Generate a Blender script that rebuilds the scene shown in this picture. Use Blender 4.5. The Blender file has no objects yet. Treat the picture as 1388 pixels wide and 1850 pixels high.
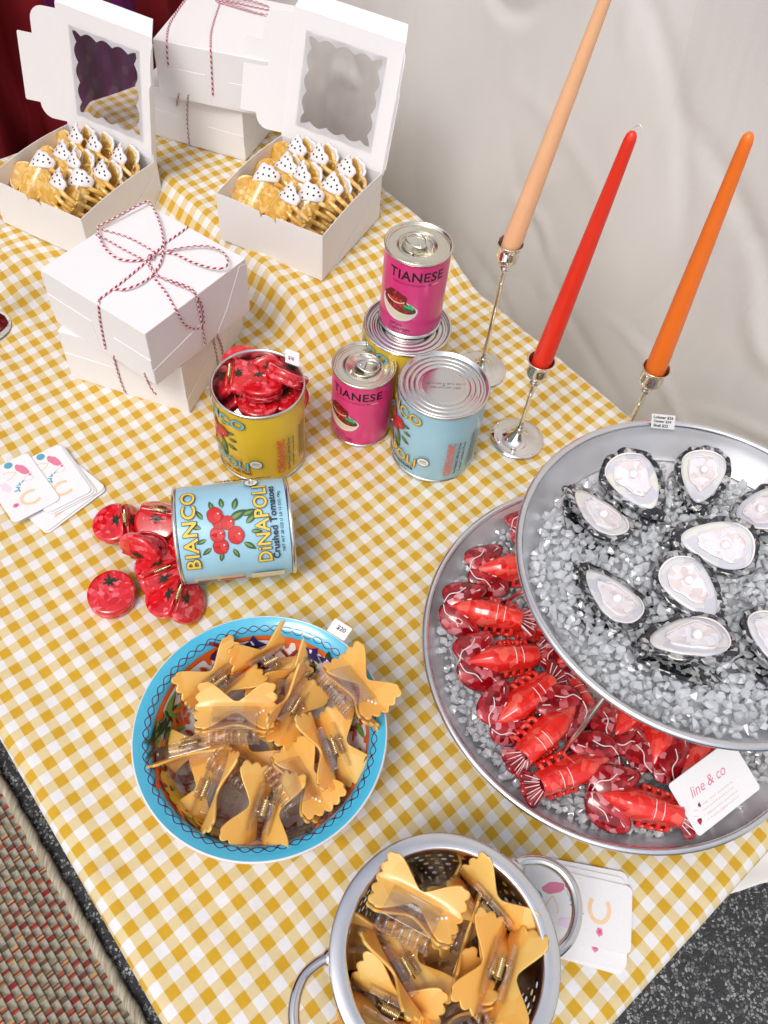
import bpy, math, random
import numpy as np
from mathutils import Matrix, Vector
PI = math.pi
rnd = random.Random(7)
S = bpy.context.scene
COL = S.collection

# ------------------------------------------------------------------ camera
F, VX, VY, HC = 1500.0, 569.0, 1955.0, 0.80      # focal length and nadir point in the photo's pixels, camera height
n_ = np.array([VX - 694, VY - 925, F]); n_ /= np.linalg.norm(n_)
ex_ = np.array([1., 0, 0]) - n_[0] * n_; ex_ /= np.linalg.norm(ex_)
ey_ = np.cross(n_, ex_)
CM = np.array([ex_, -ey_, -n_])
def at(x, y, z=0.):
    d = CM @ np.array([(x - 694) / F, (y - 925) / F, 1.]); t = (z - HC) / d[2]
    return np.array([d[0] * t, d[1] * t, z])
cd = bpy.data.cameras.new('camera'); cam = bpy.data.objects.new('camera', cd); COL.objects.link(cam)
cd.sensor_fit = 'VERTICAL'; cd.sensor_height = 24; cd.lens = 24 * F / 1850; cd.clip_start = .01; cd.clip_end = 200
mw = np.eye(4); mw[:3, :3] = CM @ np.diag([1, -1, -1]); mw[:3, 3] = [0, 0, HC]
cam.matrix_world = Matrix(mw.tolist()); S.camera = cam

# ------------------------------------------------------------------ light
SUN_EL, SUN_AZ = 58., 215.        # degrees; azimuth counted from +Y clockwise
w = bpy.data.worlds.new('World'); S.world = w; w.use_nodes = True
nt = w.node_tree; nt.nodes.clear()
sky = nt.nodes.new('ShaderNodeTexSky'); sky.sky_type = 'NISHITA'; sky.sun_disc = False
sky.sun_elevation = math.radians(SUN_EL); sky.sun_rotation = math.radians(SUN_AZ)
sky.air_density = 1.0; sky.dust_density = 4.0; sky.ozone_density = .6
hs = nt.nodes.new('ShaderNodeHueSaturation'); hs.inputs['Saturation'].default_value = .58
bg = nt.nodes.new('ShaderNodeBackground'); bg.inputs[1].default_value = .15
wo = nt.nodes.new('ShaderNodeOutputWorld')
nt.links.new(sky.outputs[0], hs.inputs['Color']); nt.links.new(hs.outputs[0], bg.inputs[0]); nt.links.new(bg.outputs[0], wo.inputs[0])
sl = bpy.data.lights.new('sun', 'SUN'); sl.energy = 1.05; sl.angle = math.radians(21); sl.color = (1, .975, .95)
so = bpy.data.objects.new('sun', sl); COL.objects.link(so)
az, el = math.radians(SUN_AZ), math.radians(SUN_EL)
sd = Vector((math.sin(az) * math.cos(el), math.cos(az) * math.cos(el), math.sin(el)))
so.rotation_euler = sd.to_track_quat('Z', 'Y').to_euler(); so.location = sd * 5
S.view_settings.view_transform = 'Standard'; S.view_settings.look = 'None'
S.view_settings.exposure = .07; S.view_settings.gamma = 1
S.cycles.max_bounces = 14; S.cycles.transmission_bounces = 12; S.cycles.transparent_max_bounces = 24
S.cycles.caustics_reflective = False; S.cycles.sample_clamp_indirect = 4

# ------------------------------------------------------------------ material helpers
def srgb(r, g, b):
    return tuple(((c / 255) / 12.92 if c / 255 <= .04045 else ((c / 255 + .055) / 1.055) ** 2.4) for c in (r, g, b)) + (1,)
class M:
    def __init__(s, name):
        s.m = bpy.data.materials.new(name); s.m.use_nodes = True; s.t = s.m.node_tree
        s.b = s.t.nodes['Principled BSDF']; s.o = s.t.nodes['Material Output']
    def n(s, ty, **k):
        q = s.t.nodes.new(ty)
        for a, v in k.items(): setattr(q, a, v)
        return q
    def l(s, a, b): s.t.links.new(a, b)
    def set(s, **k):
        for a, v in k.items():
            s.b.inputs[{'col': 'Base Color', 'rough': 'Roughness', 'metal': 'Metallic', 'trans': 'Transmission Weight', 'ior': 'IOR',
                        'sss': 'Subsurface Weight', 'coat': 'Coat Weight', 'sheen': 'Sheen Weight', 'alpha': 'Alpha', 'spec': 'Specular IOR Level',
                        'ems': 'Emission Strength'}[a]].default_value = v
        return s
    def coord(s, kind='Object'): return s.n('ShaderNodeTexCoord').outputs[kind]
    def noise(s, scale, detail=3, co=None, rough=.5, dist=0):
        q = s.n('ShaderNodeTexNoise'); q.inputs['Scale'].default_value = scale; q.inputs['Detail'].default_value = detail
        q.inputs['Roughness'].default_value = rough; q.inputs['Distortion'].default_value = dist
        s.l(co if co is not None else s.coord(), q.inputs['Vector']); return q.outputs['Fac']
    def voro(s, scale, co=None, feat='F1', out='Distance'):
        q = s.n('ShaderNodeTexVoronoi', feature=feat); q.inputs['Scale'].default_value = scale
        s.l(co if co is not None else s.coord(), q.inputs['Vector']); return q.outputs[out]
    def ramp(s, fac, stops, interp='LINEAR'):
        q = s.n('ShaderNodeValToRGB'); q.color_ramp.interpolation = interp
        el_ = q.color_ramp.elements
        while len(el_) < len(stops): el_.new(.5)
        for e, (p, c) in zip(el_, stops): e.position = p; e.color = c
        s.l(fac, q.inputs[0]); return q.outputs[0]
    def math(s, op, a, b=None, c=None):
        q = s.n('ShaderNodeMath', operation=op)
        for i, v in enumerate((a, b, c)):
            if v is None: continue
            if isinstance(v, (int, float)): q.inputs[i].default_value = v
            else: s.l(v, q.inputs[i])
        return q.outputs[0]
    def mix(s, f, a, b):
        q = s.n('ShaderNodeMix', data_type='RGBA')
        for i, v in ((0, f), (6, a), (7, b)):
            if isinstance(v, (int, float, tuple)): q.inputs[i].default_value = v
            else: s.l(v, q.inputs[i])
        return q.outputs[2]
    def bump(s, h, strength=.3, dist=.001):
        q = s.n('ShaderNodeBump'); q.inputs['Strength'].default_value = strength; q.inputs['Distance'].default_value = dist
        s.l(h, q.inputs['Height']); s.l(q.outputs[0], s.b.inputs['Normal'])
    def col(s, c): s.l(c, s.b.inputs['Base Color'])
def plain(name, col, rough=.5, var=.06, scale=60, **k):
    m = M(name); m.set(rough=rough, **k)
    a = tuple(min(1, c * (1 + var)) for c in col[:3]) + (1,); b = tuple(c * (1 - var) for c in col[:3]) + (1,)
    m.col(m.ramp(m.noise(scale), [(.3, b), (.7, a)])); return m.m
def thin_clear(name, tint=(1, 1, 1, 1), milk=.06, gl=.12, rough=.06, milkcol=(.9, .9, .92, 1)):
    # thin clear plastic: mostly see-through, fresnel gloss, a little milkiness
    m = M(name); tr = m.n('ShaderNodeBsdfTransparent'); tr.inputs[0].default_value = tint
    g = m.n('ShaderNodeBsdfGlossy'); g.inputs['Roughness'].default_value = rough
    d = m.n('ShaderNodeBsdfDiffuse'); d.inputs[0].default_value = milkcol
    lw = m.n('ShaderNodeLayerWeight'); lw.inputs[0].default_value = .35
    f = m.math('ADD', m.math('MULTIPLY', lw.outputs['Fresnel'], .38), gl * .25)
    m1 = m.n('ShaderNodeMixShader'); m1.inputs[0].default_value = milk; m.l(tr.outputs[0], m1.inputs[1]); m.l(d.outputs[0], m1.inputs[2])
    m2 = m.n('ShaderNodeMixShader'); m.l(f, m2.inputs[0]); m.l(m1.outputs[0], m2.inputs[1]); m.l(g.outputs[0], m2.inputs[2])
    bp = m.n('ShaderNodeBump'); bp.inputs['Strength'].default_value = .25; bp.inputs['Distance'].default_value = .002
    m.l(m.noise(60), bp.inputs['Height']); m.l(bp.outputs[0], g.inputs['Normal'])
    m.l(m2.outputs[0], m.o.inputs['Surface']); return m.m

# ------------------------------------------------------------------ mesh helpers
class MB:
    def __init__(s): s.v = []; s.f = []; s.mi = []; s.uv = []; s.cnt = 0
    def add(s, v, f, mi=0, uv=None):
        b = s.cnt; v = np.asarray(v, float).reshape(-1, 3); s.v.append(v); s.cnt += len(v)
        for k, q in enumerate(f):
            s.f.append([b + i for i in q]); s.mi.append(mi)
        s.uv.append(np.zeros((len(v), 2)) if uv is None else np.asarray(uv, float)); return s
    def build(s, name, mats, parent=None, smooth=True, loc=None, rot=None):
        me = bpy.data.meshes.new(name); V = np.concatenate(s.v)
        me.from_pydata(V.tolist(), [], s.f)
        ms = mats if isinstance(mats, (list, tuple)) else [mats]
        for m in ms: me.materials.append(m)
        me.polygons.foreach_set('material_index', s.mi)
        me.polygons.foreach_set('use_smooth', [smooth] * len(s.f))
        UV = np.concatenate(s.uv)
        if UV.any():
            li = np.zeros(len(me.loops), int); me.loops.foreach_get('vertex_index', li)
            me.uv_layers.new(name='UVMap').data.foreach_set('uv', UV[li].ravel())
        me.update()
        o = bpy.data.objects.new(name, me); COL.objects.link(o)
        if parent is not None: o.parent = parent
        if loc is not None: o.location = loc
        if rot is not None: o.rotation_euler = rot
        return o
def tag(o, label=None, cat=None, group=None, kind=None):
    if label: o['label'] = label
    if cat: o['category'] = cat
    if group: o['group'] = group
    if kind: o['kind'] = kind
    return o
def thing(name, label, cat, loc=(0, 0, 0), rz=0, group=None):
    o = bpy.data.objects.new(name, None); COL.objects.link(o); o.empty_display_size = .02
    o.location = loc; o.rotation_euler = (0, 0, rz); return tag(o, label, cat, group)
def sharp(o, deg=35):
    # sharpen edges by angle through face-corner normals
    me = o.data
    try: me.set_sharp_from_angle(angle=math.radians(deg))
    except Exception: pass
    return o
def children_of(o): return [c for c in bpy.data.objects if c.parent == o]
def copy_tree(o, kids=None):
    c = o.copy(); COL.objects.link(c)
    for k in KIDS.get(o.name, []):
        q = k.copy(); COL.objects.link(q); q.parent = c
        for g in KIDS.get(k.name, []):
            r = g.copy(); COL.objects.link(r); r.parent = q
    return c
KIDS = {}
def register(root):
    def rec(o):
        KIDS[o.name] = children_of(o)
        for k in KIDS[o.name]: rec(k)
    rec(root)
def grid_faces(nu, nv, cu=False, cv=False, flip=False):
    fs = []
    for i in range(nu if cu else nu - 1):
        for j in range(nv if cv else nv - 1):
            a, b = i * nv + j, ((i + 1) % nu) * nv + j
            c, d = ((i + 1) % nu) * nv + (j + 1) % nv, i * nv + (j + 1) % nv
            fs.append([a, b, c, d] if not flip else [d, c, b, a])
    return fs
def normals(Pg, cu=False, cv=False):
    def grad(A, ax, cyc):
        if cyc: return np.roll(A, -1, ax) - np.roll(A, 1, ax)
        return np.gradient(A, axis=ax)
    N = np.cross(grad(Pg, 0, cu), grad(Pg, 1, cv)); L = np.linalg.norm(N, axis=2, keepdims=True)
    return N / np.maximum(L, 1e-12)
def thick(mb, Pg, t, mi=0, cu=False, cv=False, center=True, uv=None):
    # a sheet of thickness t following grid Pg
    Pg = np.asarray(Pg, float); nu, nv = Pg.shape[:2]; N = normals(Pg, cu, cv)
    A = Pg + N * (t / 2 if center else t); B = Pg - N * (t / 2 if center else 0)
    n = nu * nv; V = np.concatenate([A.reshape(-1, 3), B.reshape(-1, 3)])
    f = grid_faces(nu, nv, cu, cv) + [[i + n for i in q] for q in grid_faces(nu, nv, cu, cv, True)]
    def side(idx, close=False):
        m = len(idx)
        for k in range(m if close else m - 1):
            a, b = idx[k], idx[(k + 1) % m]; f.append([a, a + n, b + n, b])
    if not cv:
        side([i * nv for i in range(nu)], cu); side([i * nv + nv - 1 for i in range(nu)][::-1], cu)
    if not cu:
        side([j for j in range(nv)][::-1], cv); side([(nu - 1) * nv + j for j in range(nv)], cv)
    mb.add(V, f, mi, None if uv is None else np.concatenate([np.asarray(uv).reshape(-1, 2)] * 2)); return mb
def box(mb, c, d, mi=0, rz=0, R=None):
    c = np.array(c, float); d = np.array(d, float) / 2
    v = np.array([[x, y, z] for x in (-1, 1) for y in (-1, 1) for z in (-1, 1)], float) * d
    if R is None: R = np.array([[math.cos(rz), -math.sin(rz), 0], [math.sin(rz), math.cos(rz), 0], [0, 0, 1]])
    v = v @ np.array(R).T + c
    return mb.add(v, [[0, 1, 3, 2], [4, 6, 7, 5], [0, 4, 5, 1], [2, 3, 7, 6], [0, 2, 6, 4], [1, 5, 7, 3]], mi)
def lathe(mb, prof, seg=64, c=(0, 0, 0), mi=0, cap0=False, cap1=False):
    prof = np.array(prof, float); th = np.arange(seg) * 2 * PI / seg
    V = np.stack([np.outer(np.cos(th), prof[:, 0]), np.outer(np.sin(th), prof[:, 0]), np.tile(prof[:, 1], (seg, 1))], 2) + np.array(c)
    n = len(prof); f = grid_faces(seg, n, True)
    if cap0: f.append([i * n for i in range(seg)][::-1])
    if cap1: f.append([i * n + n - 1 for i in range(seg)])
    return mb.add(V.reshape(-1, 3), f, mi)
def tube(mb, pts, r, seg=8, closed=False, mi=0, uvk=1.0, cap=True):
    P_ = np.array(pts, float); n = len(P_); r = np.broadcast_to(np.array(r, float), (n,))
    T = (np.roll(P_, -1, 0) - np.roll(P_, 1, 0)) if closed else np.gradient(P_, axis=0)
    T /= np.maximum(np.linalg.norm(T, axis=1, keepdims=True), 1e-12)
    up = np.array([0, 0, 1.]) if abs(T[0][2]) < .9 else np.array([1., 0, 0])
    V = []; N = np.cross(T[0], up); N /= np.linalg.norm(N)
    ln = 0; UV = []
    for i in range(n):
        N = N - T[i] * (N @ T[i]); N /= max(np.linalg.norm(N), 1e-9); B = np.cross(T[i], N)
        if i: ln += np.linalg.norm(P_[i] - P_[i - 1])
        for k in range(seg):
            a = 2 * PI * k / seg; V.append(P_[i] + r[i] * (N * math.cos(a) + B * math.sin(a))); UV.append((ln * uvk, k / seg))
    f = grid_faces(n, seg, closed, True, True)
    if cap and not closed: f.append(list(range(seg))); f.append([(n - 1) * seg + k for k in range(seg)][::-1])
    return mb.add(V, f, mi, UV)
def spline(pts, n=12, closed=False):
    P_ = np.array(pts, float); m = len(P_); out = []
    for i in range(m if closed else m - 1):
        g = (lambda k: P_[k % m]) if closed else (lambda k: P_[min(max(k, 0), m - 1)])
        p0, p1, p2, p3 = g(i - 1), g(i), g(i + 1), g(i + 2)
        for k in range(n):
            t = k / n
            out.append(.5 * ((2 * p1) + (-p0 + p2) * t + (2 * p0 - 5 * p1 + 4 * p2 - p3) * t * t + (-p0 + 3 * p1 - 3 * p2 + p3) * t ** 3))
    if not closed: out.append(P_[-1])
    return np.array(out)
def sphere(mb, c, r, mi=0, nu=12, nv=8):
    r = np.broadcast_to(np.array(r, float), (3,)); prof = [(math.sin(PI * j / nv), -math.cos(PI * j / nv)) for j in range(nv + 1)]
    m2 = MB(); lathe(m2, [(max(a, 1e-4), b) for a, b in prof], nu); return mb.add(m2.v[0] * r + np.array(c), m2.f, mi)

# --- flat artwork (lettering and drawings) -> triangles in 2D, then wrapped on a surface
def text2d(body, size, offset=0., spacing=1., align='CENTER', shear=0.):
    cu = bpy.data.curves.new('t', 'FONT'); cu.body = body; cu.size = size; cu.align_x = align; cu.align_y = 'CENTER'
    cu.offset = offset; cu.space_character = spacing; cu.resolution_u = 3; cu.fill_mode = 'FRONT'; cu.shear = shear
    o = bpy.data.objects.new('t', cu); COL.objects.link(o)
    me = bpy.data.meshes.new_from_object(o)
    v = np.array([q.co[:2] for q in me.vertices]).reshape(-1, 2); f = [list(p.vertices) for p in me.polygons]
    bpy.data.objects.remove(o); bpy.data.curves.remove(cu); bpy.data.meshes.remove(me)
    return v, f
def rot2(v, a): c, s_ = math.cos(a), math.sin(a); return np.asarray(v) @ np.array([[c, s_], [-s_, c]])
def blob2d(cx, cy, rx, ry, a=0., n=28, wob=0., seed=0, k=5):
    r_ = random.Random(seed); ph = r_.random() * 6
    th = np.arange(n) * 2 * PI / n; q = 1 + wob * np.sin(k * th + ph) + wob * .6 * np.sin((k + 3) * th + 2 * ph)
    v = rot2(np.stack([rx * q * np.cos(th), ry * q * np.sin(th)], 1), a) + [cx, cy]
    return np.vstack([v, [[cx, cy]]]), [[i, (i + 1) % n, n] for i in range(n)]
def leaf2d(cx, cy, l, wd, a, n=12):
    t = np.linspace(0, 1, n); hw = wd / 2 * np.sin(PI * t) ** .8 * (1 - .3 * t)
    v = np.vstack([np.stack([t * l, hw], 1), np.stack([t * l, -hw], 1)])
    return rot2(v, a) + [cx, cy], [[i, n + i, n + i + 1, i + 1] for i in range(n - 1)]
def line2d(pts, wd, closed=False):
    p = np.array(pts, float); T = (np.roll(p, -1, 0) - np.roll(p, 1, 0)) if closed else np.gradient(p, axis=0)
    T /= np.maximum(np.linalg.norm(T, axis=1, keepdims=True), 1e-9); N = np.stack([-T[:, 1], T[:, 0]], 1)
    n = len(p); w_ = np.broadcast_to(np.array(wd), (n,))[:, None] / 2
    v = np.vstack([p + N * w_, p - N * w_]); m = n if closed else n - 1
    return v, [[i, n + i, n + (i + 1) % n, (i + 1) % n] for i in range(m)]
def rect2d(cx, cy, wx, wy, a=0.):
    return rot2(np.array([[-wx, -wy], [wx, -wy], [wx, wy], [-wx, wy]]) / 2, a) + [cx, cy], [[0, 1, 2, 3]]
def cut2d(v, f, step, ax=0):
    # slice long faces with lines so that they can bend round a surface
    import bmesh
    bm = bmesh.new(); vs = [bm.verts.new((p[0], p[1], 0)) for p in v]
    for q in f:
        try: bm.faces.new([vs[i] for i in q])
        except ValueError: pass
    lo, hi = v[:, ax].min(), v[:, ax].max(); x = math.floor(lo / step) * step + step
    no = (1, 0, 0) if ax == 0 else (0, 1, 0)
    while x < hi:
        bmesh.ops.bisect_plane(bm, geom=bm.verts[:] + bm.edges[:] + bm.faces[:], plane_co=(x, 0, 0) if ax == 0 else (0, x, 0), plane_no=no)
        x += step
    bm.verts.index_update(); V = np.array([p.co[:2] for p in bm.verts]); Fa = [[p.index for p in q.verts] for q in bm.faces]; bm.free(); return V, Fa
class Art:
    # layers of flat artwork, each drawn slightly above the one before
    def __init__(s, fn, step=None, axes=(0,), lift=.00012): s.fn = fn; s.step = step; s.axes = axes; s.lift = lift; s.n = 0; s.mb = MB()
    def put(s, shape, mi, off=(0, 0), a=0., layer=None):
        v, f = shape
        if len(v) == 0: return
        v = (rot2(v, a) if a else np.asarray(v)) + np.array(off)
        if s.step:
            for ax in s.axes: v, f = cut2d(v, f, s.step, ax)
        if layer is None: s.n += 1; layer = s.n
        # orient faces outwards
        f2 = []
        for q in f:
            p = v[q]; ar = sum(p[i][0] * p[(i + 1) % len(q)][1] - p[(i + 1) % len(q)][0] * p[i][1] for i in range(len(q)))
            f2.append(q if ar > 0 else q[::-1])
        s.mb.add(s.fn(v, s.lift * layer), f2, mi)

# ------------------------------------------------------------------ materials
MT = {}
def mat_cloth():
    m = M('gingham'); uv = m.n('ShaderNodeUVMap').outputs[0]
    sx = m.n('ShaderNodeSeparateXYZ'); m.l(uv, sx.inputs[0])
    wob = m.noise(9, 2, uv)
    def stripe(o):
        q = m.math('ADD', o, m.math('MULTIPLY', m.math('SUBTRACT', wob, .5), .02))
        fr = m.math('ABSOLUTE', m.math('SUBTRACT', m.math('FRACT', m.math('ADD', q, .5)), .5))   # 0 at the middle of a white band
        r = m.n('ShaderNodeMapRange'); r.inputs[1].default_value = .238; r.inputs[2].default_value = .262; m.l(fr, r.inputs[0]); return r.outputs[0]
    a, b = stripe(sx.outputs[0]), stripe(sx.outputs[1])
    # threads: fine weave along both directions
    def thread(o, k): return m.math('ADD', m.math('MULTIPLY', m.math('SINE', m.math('MULTIPLY', o, k)), .5), .5)
    ta, tb = thread(sx.outputs[0], 240.), thread(sx.outputs[1], 240.)
    weave = m.math('MULTIPLY', ta, tb)
    white = (.80, .785, .80, 1); gold = srgb(208, 163, 44); tan = srgb(221, 202, 156)
    one = m.math('MAXIMUM', a, b); both = m.math('MULTIPLY', a, b)
    c = m.mix(both, m.mix(one, white, tan), gold)
    dirt = m.noise(3.1, 4, uv)
    mr = m.n('ShaderNodeMapRange'); mr.inputs[1].default_value = .2; mr.inputs[2].default_value = .8; mr.inputs[3].default_value = .93; mr.inputs[4].default_value = 1.04
    m.l(m.math('ADD', m.math('MULTIPLY', dirt, .6), m.math('MULTIPLY', weave, .4)), mr.inputs[0])
    mul = m.n('ShaderNodeMix', data_type='RGBA', blend_type='MULTIPLY'); mul.inputs[0].default_value = 1
    cc = m.n('ShaderNodeCombineColor'); [m.l(mr.outputs[0], cc.inputs[i]) for i in range(3)]
    m.l(c, mul.inputs[6]); m.l(cc.outputs[0], mul.inputs[7]); m.col(mul.outputs[2])
    h = m.math('ADD', m.math('MULTIPLY', weave, .25), m.math('ADD', m.math('MULTIPLY', m.noise(.9, 6, uv), 3.0), m.math('MULTIPLY', m.math('ABSOLUTE', m.math('SUBTRACT', m.noise(.22, 4, uv, .5, 1.5), .5)), -9.0)))
    m.bump(h, .35, .0012); m.set(rough=.85, sheen=.15, spec=.2); return m.m
def mat_asphalt():
    m = M('asphalt'); co = m.coord(); wn = m.n('ShaderNodeTexNoise'); wn.inputs['Scale'].default_value = 130; m.l(co, wn.inputs['Vector']); wv = m.n('ShaderNodeVectorMath', operation='MULTIPLY_ADD'); wv.inputs[1].default_value = (.004,) * 3; m.l(wn.outputs['Color'], wv.inputs[0]); m.l(co, wv.inputs[2]); wco = wv.outputs[0]
    cl = m.n('ShaderNodeTexVoronoi', feature='F1'); cl.inputs['Scale'].default_value = 190; m.l(wco, cl.inputs['Vector'])
    st = m.ramp(cl.outputs['Color'], [(.0, (.015, .016, .019, 1)), (.45, (.055, .058, .064, 1)), (.6, (.17, .18, .19, 1)), (.9, (.40, .42, .42, 1))])
    e = m.n('ShaderNodeTexVoronoi', feature='DISTANCE_TO_EDGE'); e.inputs['Scale'].default_value = 190; m.l(wco, e.inputs['Vector'])
    em = m.ramp(m.math('ADD', e.outputs['Distance'], m.math('MULTIPLY', m.noise(200, 2, co), .30)), [(.20, (0, 0, 0, 1)), (.30, (1, 1, 1, 1))])
    big = m.ramp(m.noise(2.3, 3, co), [(.35, (.72, .72, .72, 1)), (.7, (1.15, 1.15, 1.12, 1))])
    c = m.mix(em, (.028, .029, .034, 1), st)
    mul = m.n('ShaderNodeMix', data_type='RGBA', blend_type='MULTIPLY'); mul.inputs[0].default_value = 1
    m.l(c, mul.inputs[6]); m.l(big, mul.inputs[7]); m.col(mul.outputs[2]); m.set(rough=.75)
    m.bump(m.math('ADD', em, m.noise(300, 2, co)), .5, .003); return m.m
def mat_rug():
    m = M('rug_weave'); uv = m.n('ShaderNodeUVMap').outputs[0]
    sx = m.n('ShaderNodeSeparateXYZ'); m.l(uv, sx.inputs[0])
    row = m.math('FLOOR', sx.outputs[1]); x = m.math('ADD', sx.outputs[0], m.math('MULTIPLY', row, .5))
    cx = m.math('FLOOR', x); fx = m.math('FRACT', x); fy = m.math('FRACT', sx.outputs[1])
    cb = m.n('ShaderNodeCombineXYZ'); m.l(cx, cb.inputs[0]); m.l(row, cb.inputs[1])
    wn = m.n('ShaderNodeTexWhiteNoise', noise_dimensions='3D'); m.l(cb.outputs[0], wn.inputs[0])
    isknot = m.math('LESS_THAN', fx, .62)         # pale wool knot, then a strip of coloured cross threads
    mp = m.n('ShaderNodeMapping'); mp.inputs['Scale'].default_value = (3, 18, 1); m.l(uv, mp.inputs[0]); fib = m.noise(1.6, 3, mp.outputs[0])
    wool = m.ramp(fib, [(.3, srgb(128, 121, 106)), (.55, srgb(176, 169, 152)), (.75, srgb(198, 192, 178))])
    mp2 = m.n('ShaderNodeMapping'); mp2.inputs['Scale'].default_value = (4.5, 1.0, 1); m.l(uv, mp2.inputs[0])
    wn2 = m.n('ShaderNodeTexWhiteNoise', noise_dimensions='3D'); cb2 = m.n('ShaderNodeCombineXYZ')
    m.l(m.math('FLOOR', m.math('MULTIPLY', x, 7.0)), cb2.inputs[0]); m.l(row, cb2.inputs[1]); m.l(cb2.outputs[0], wn2.inputs[0])
    thr = m.ramp(m.math('ADD', m.math('MULTIPLY', wn2.outputs[0], .45), m.math('MULTIPLY', wn.outputs[0], .55)),
                 [(.0, srgb(104, 94, 76)), (.2, srgb(150, 140, 108)), (.33, srgb(120, 70, 60)), (.46, srgb(160, 92, 70)), (.60, srgb(150, 52, 56)), (.70, srgb(186, 158, 110)), (.82, srgb(110, 84, 76)), (1., srgb(64, 50, 46))], 'CONSTANT')
    c = m.mix(isknot, thr, wool)
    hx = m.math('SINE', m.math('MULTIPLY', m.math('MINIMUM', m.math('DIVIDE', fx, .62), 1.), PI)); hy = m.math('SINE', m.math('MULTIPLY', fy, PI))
    h = m.math('ADD', m.math('MULTIPLY', m.math('MULTIPLY', hx, hy), 1.), m.math('MULTIPLY', hy, .5))
    dk = m.ramp(h, [(.08, (.22, .2, .18, 1)), (.5, (1, 1, 1, 1))])
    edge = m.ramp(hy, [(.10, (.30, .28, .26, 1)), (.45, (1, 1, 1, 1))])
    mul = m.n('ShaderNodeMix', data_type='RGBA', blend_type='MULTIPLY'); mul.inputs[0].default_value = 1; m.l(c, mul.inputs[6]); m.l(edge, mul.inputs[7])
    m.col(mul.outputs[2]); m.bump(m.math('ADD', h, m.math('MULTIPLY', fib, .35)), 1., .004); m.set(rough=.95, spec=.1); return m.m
def mat_canvas(name, c1, c2, rough=.7):
    m = M(name); co = m.coord(); m.col(m.ramp(m.noise(2.2, 5, co, dist=.6), [(.3, c1), (.7, c2)]))
    mp = m.n('ShaderNodeMapping'); mp.inputs['Rotation'].default_value = (.3, .5, .4); mp.inputs['Scale'].default_value = (1, 1, .45); m.l(co, mp.inputs[0])
    m.bump(m.math('ADD', m.math('ADD', m.noise(3, 4, mp.outputs[0], .5, .5), m.math('MULTIPLY', m.math('ABSOLUTE', m.math('SUBTRACT', m.noise(2.4, 4, mp.outputs[0], .45, 1.4), .5)), 1.6)), m.math('MULTIPLY', m.noise(500, 1, co), .02)), .5, .02); m.set(rough=rough, spec=.3); return m.m
MT['cloth'] = mat_cloth(); MT['asphalt'] = mat_asphalt(); MT['rug'] = mat_rug()
MT['canvas'] = mat_canvas('tent_canvas', (.69, .68, .66, 1), (.78, .77, .755, 1))
MT['red_cloth'] = mat_canvas('red_fabric', (.20, .006, .012, 1), (.30, .012, .018, 1), .8)
MT['purple'] = mat_canvas('purple_fabric', (.24, .006, .12, 1), (.06, .003, .07, 1), .8)
def mat_card():
    m = M('white_card'); m.col(m.ramp(m.noise(900, 2), [(.3, (.81, .80, .81, 1)), (.7, (.86, .85, .86, 1))])); m.bump(m.noise(1400, 2), .05, .0003)
    m.set(rough=.5, spec=.35); return m.m
MT['card'] = mat_card()
def mat_metal(name, c, r, brush=0., nsc=300, aniso=False):
    m = M(name); m.set(metal=1.0, rough=r); co = m.coord()
    m.col(m.ramp(m.noise(35, 4), [(.3, tuple(x * .93 for x in c[:3]) + (1,)), (.7, c)]))
    if brush:
        mp = m.n('ShaderNodeMapping'); mp.inputs['Scale'].default_value = (1, 1, 14); m.l(co, mp.inputs[0])
        ns = m.noise(nsc, 3, mp.outputs[0]); m.bump(ns, brush, .0005)
        rr = m.n('ShaderNodeMapRange'); rr.inputs[3].default_value = r * .8; rr.inputs[4].default_value = r * 1.3; m.l(m.noise(22, 4), rr.inputs[0]); m.l(rr.outputs[0], m.b.inputs['Roughness'])
    return m.m
MT['tray'] = mat_metal('brushed_aluminium', (.92, .92, .95, 1), .42, .10)
bpy.data.materials['brushed_aluminium'].node_tree.nodes['Principled BSDF'].inputs['Metallic'].default_value = .72
MT['steel'] = mat_metal('polished_steel', (.78, .77, .75, 1), .12, .03, 120)
MT['chrome'] = mat_metal('silver_plate', (.86, .83, .78, 1), .07, .02, 60)
MT['tin'] = mat_metal('tinplate', (.78, .78, .76, 1), .2, .05, 200)
MT['gold'] = mat_metal('gold_wire', (.93, .80, .45, 1), .2)
def mat_twine():
    m = M('bakers_twine'); uv = m.n('ShaderNodeUVMap').outputs[0]; sx = m.n('ShaderNodeSeparateXYZ'); m.l(uv, sx.inputs[0])
    fr = m.math('FRACT', m.math('ADD', m.math('MULTIPLY', sx.outputs[0], 165.), m.math('MULTIPLY', sx.outputs[1], 1.)))
    red = m.ramp(fr, [(.0, (.85, .80, .80, 1)), (.50, (.85, .80, .80, 1)), (.54, (.46, .008, .06, 1)), (.96, (.46, .008, .06, 1))])
    m.col(red); m.bump(m.math('SINE', m.math('MULTIPLY', fr, 4 * PI)), .6, .0006); m.set(rough=.85); return m.m
MT['twine'] = mat_twine()
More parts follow.
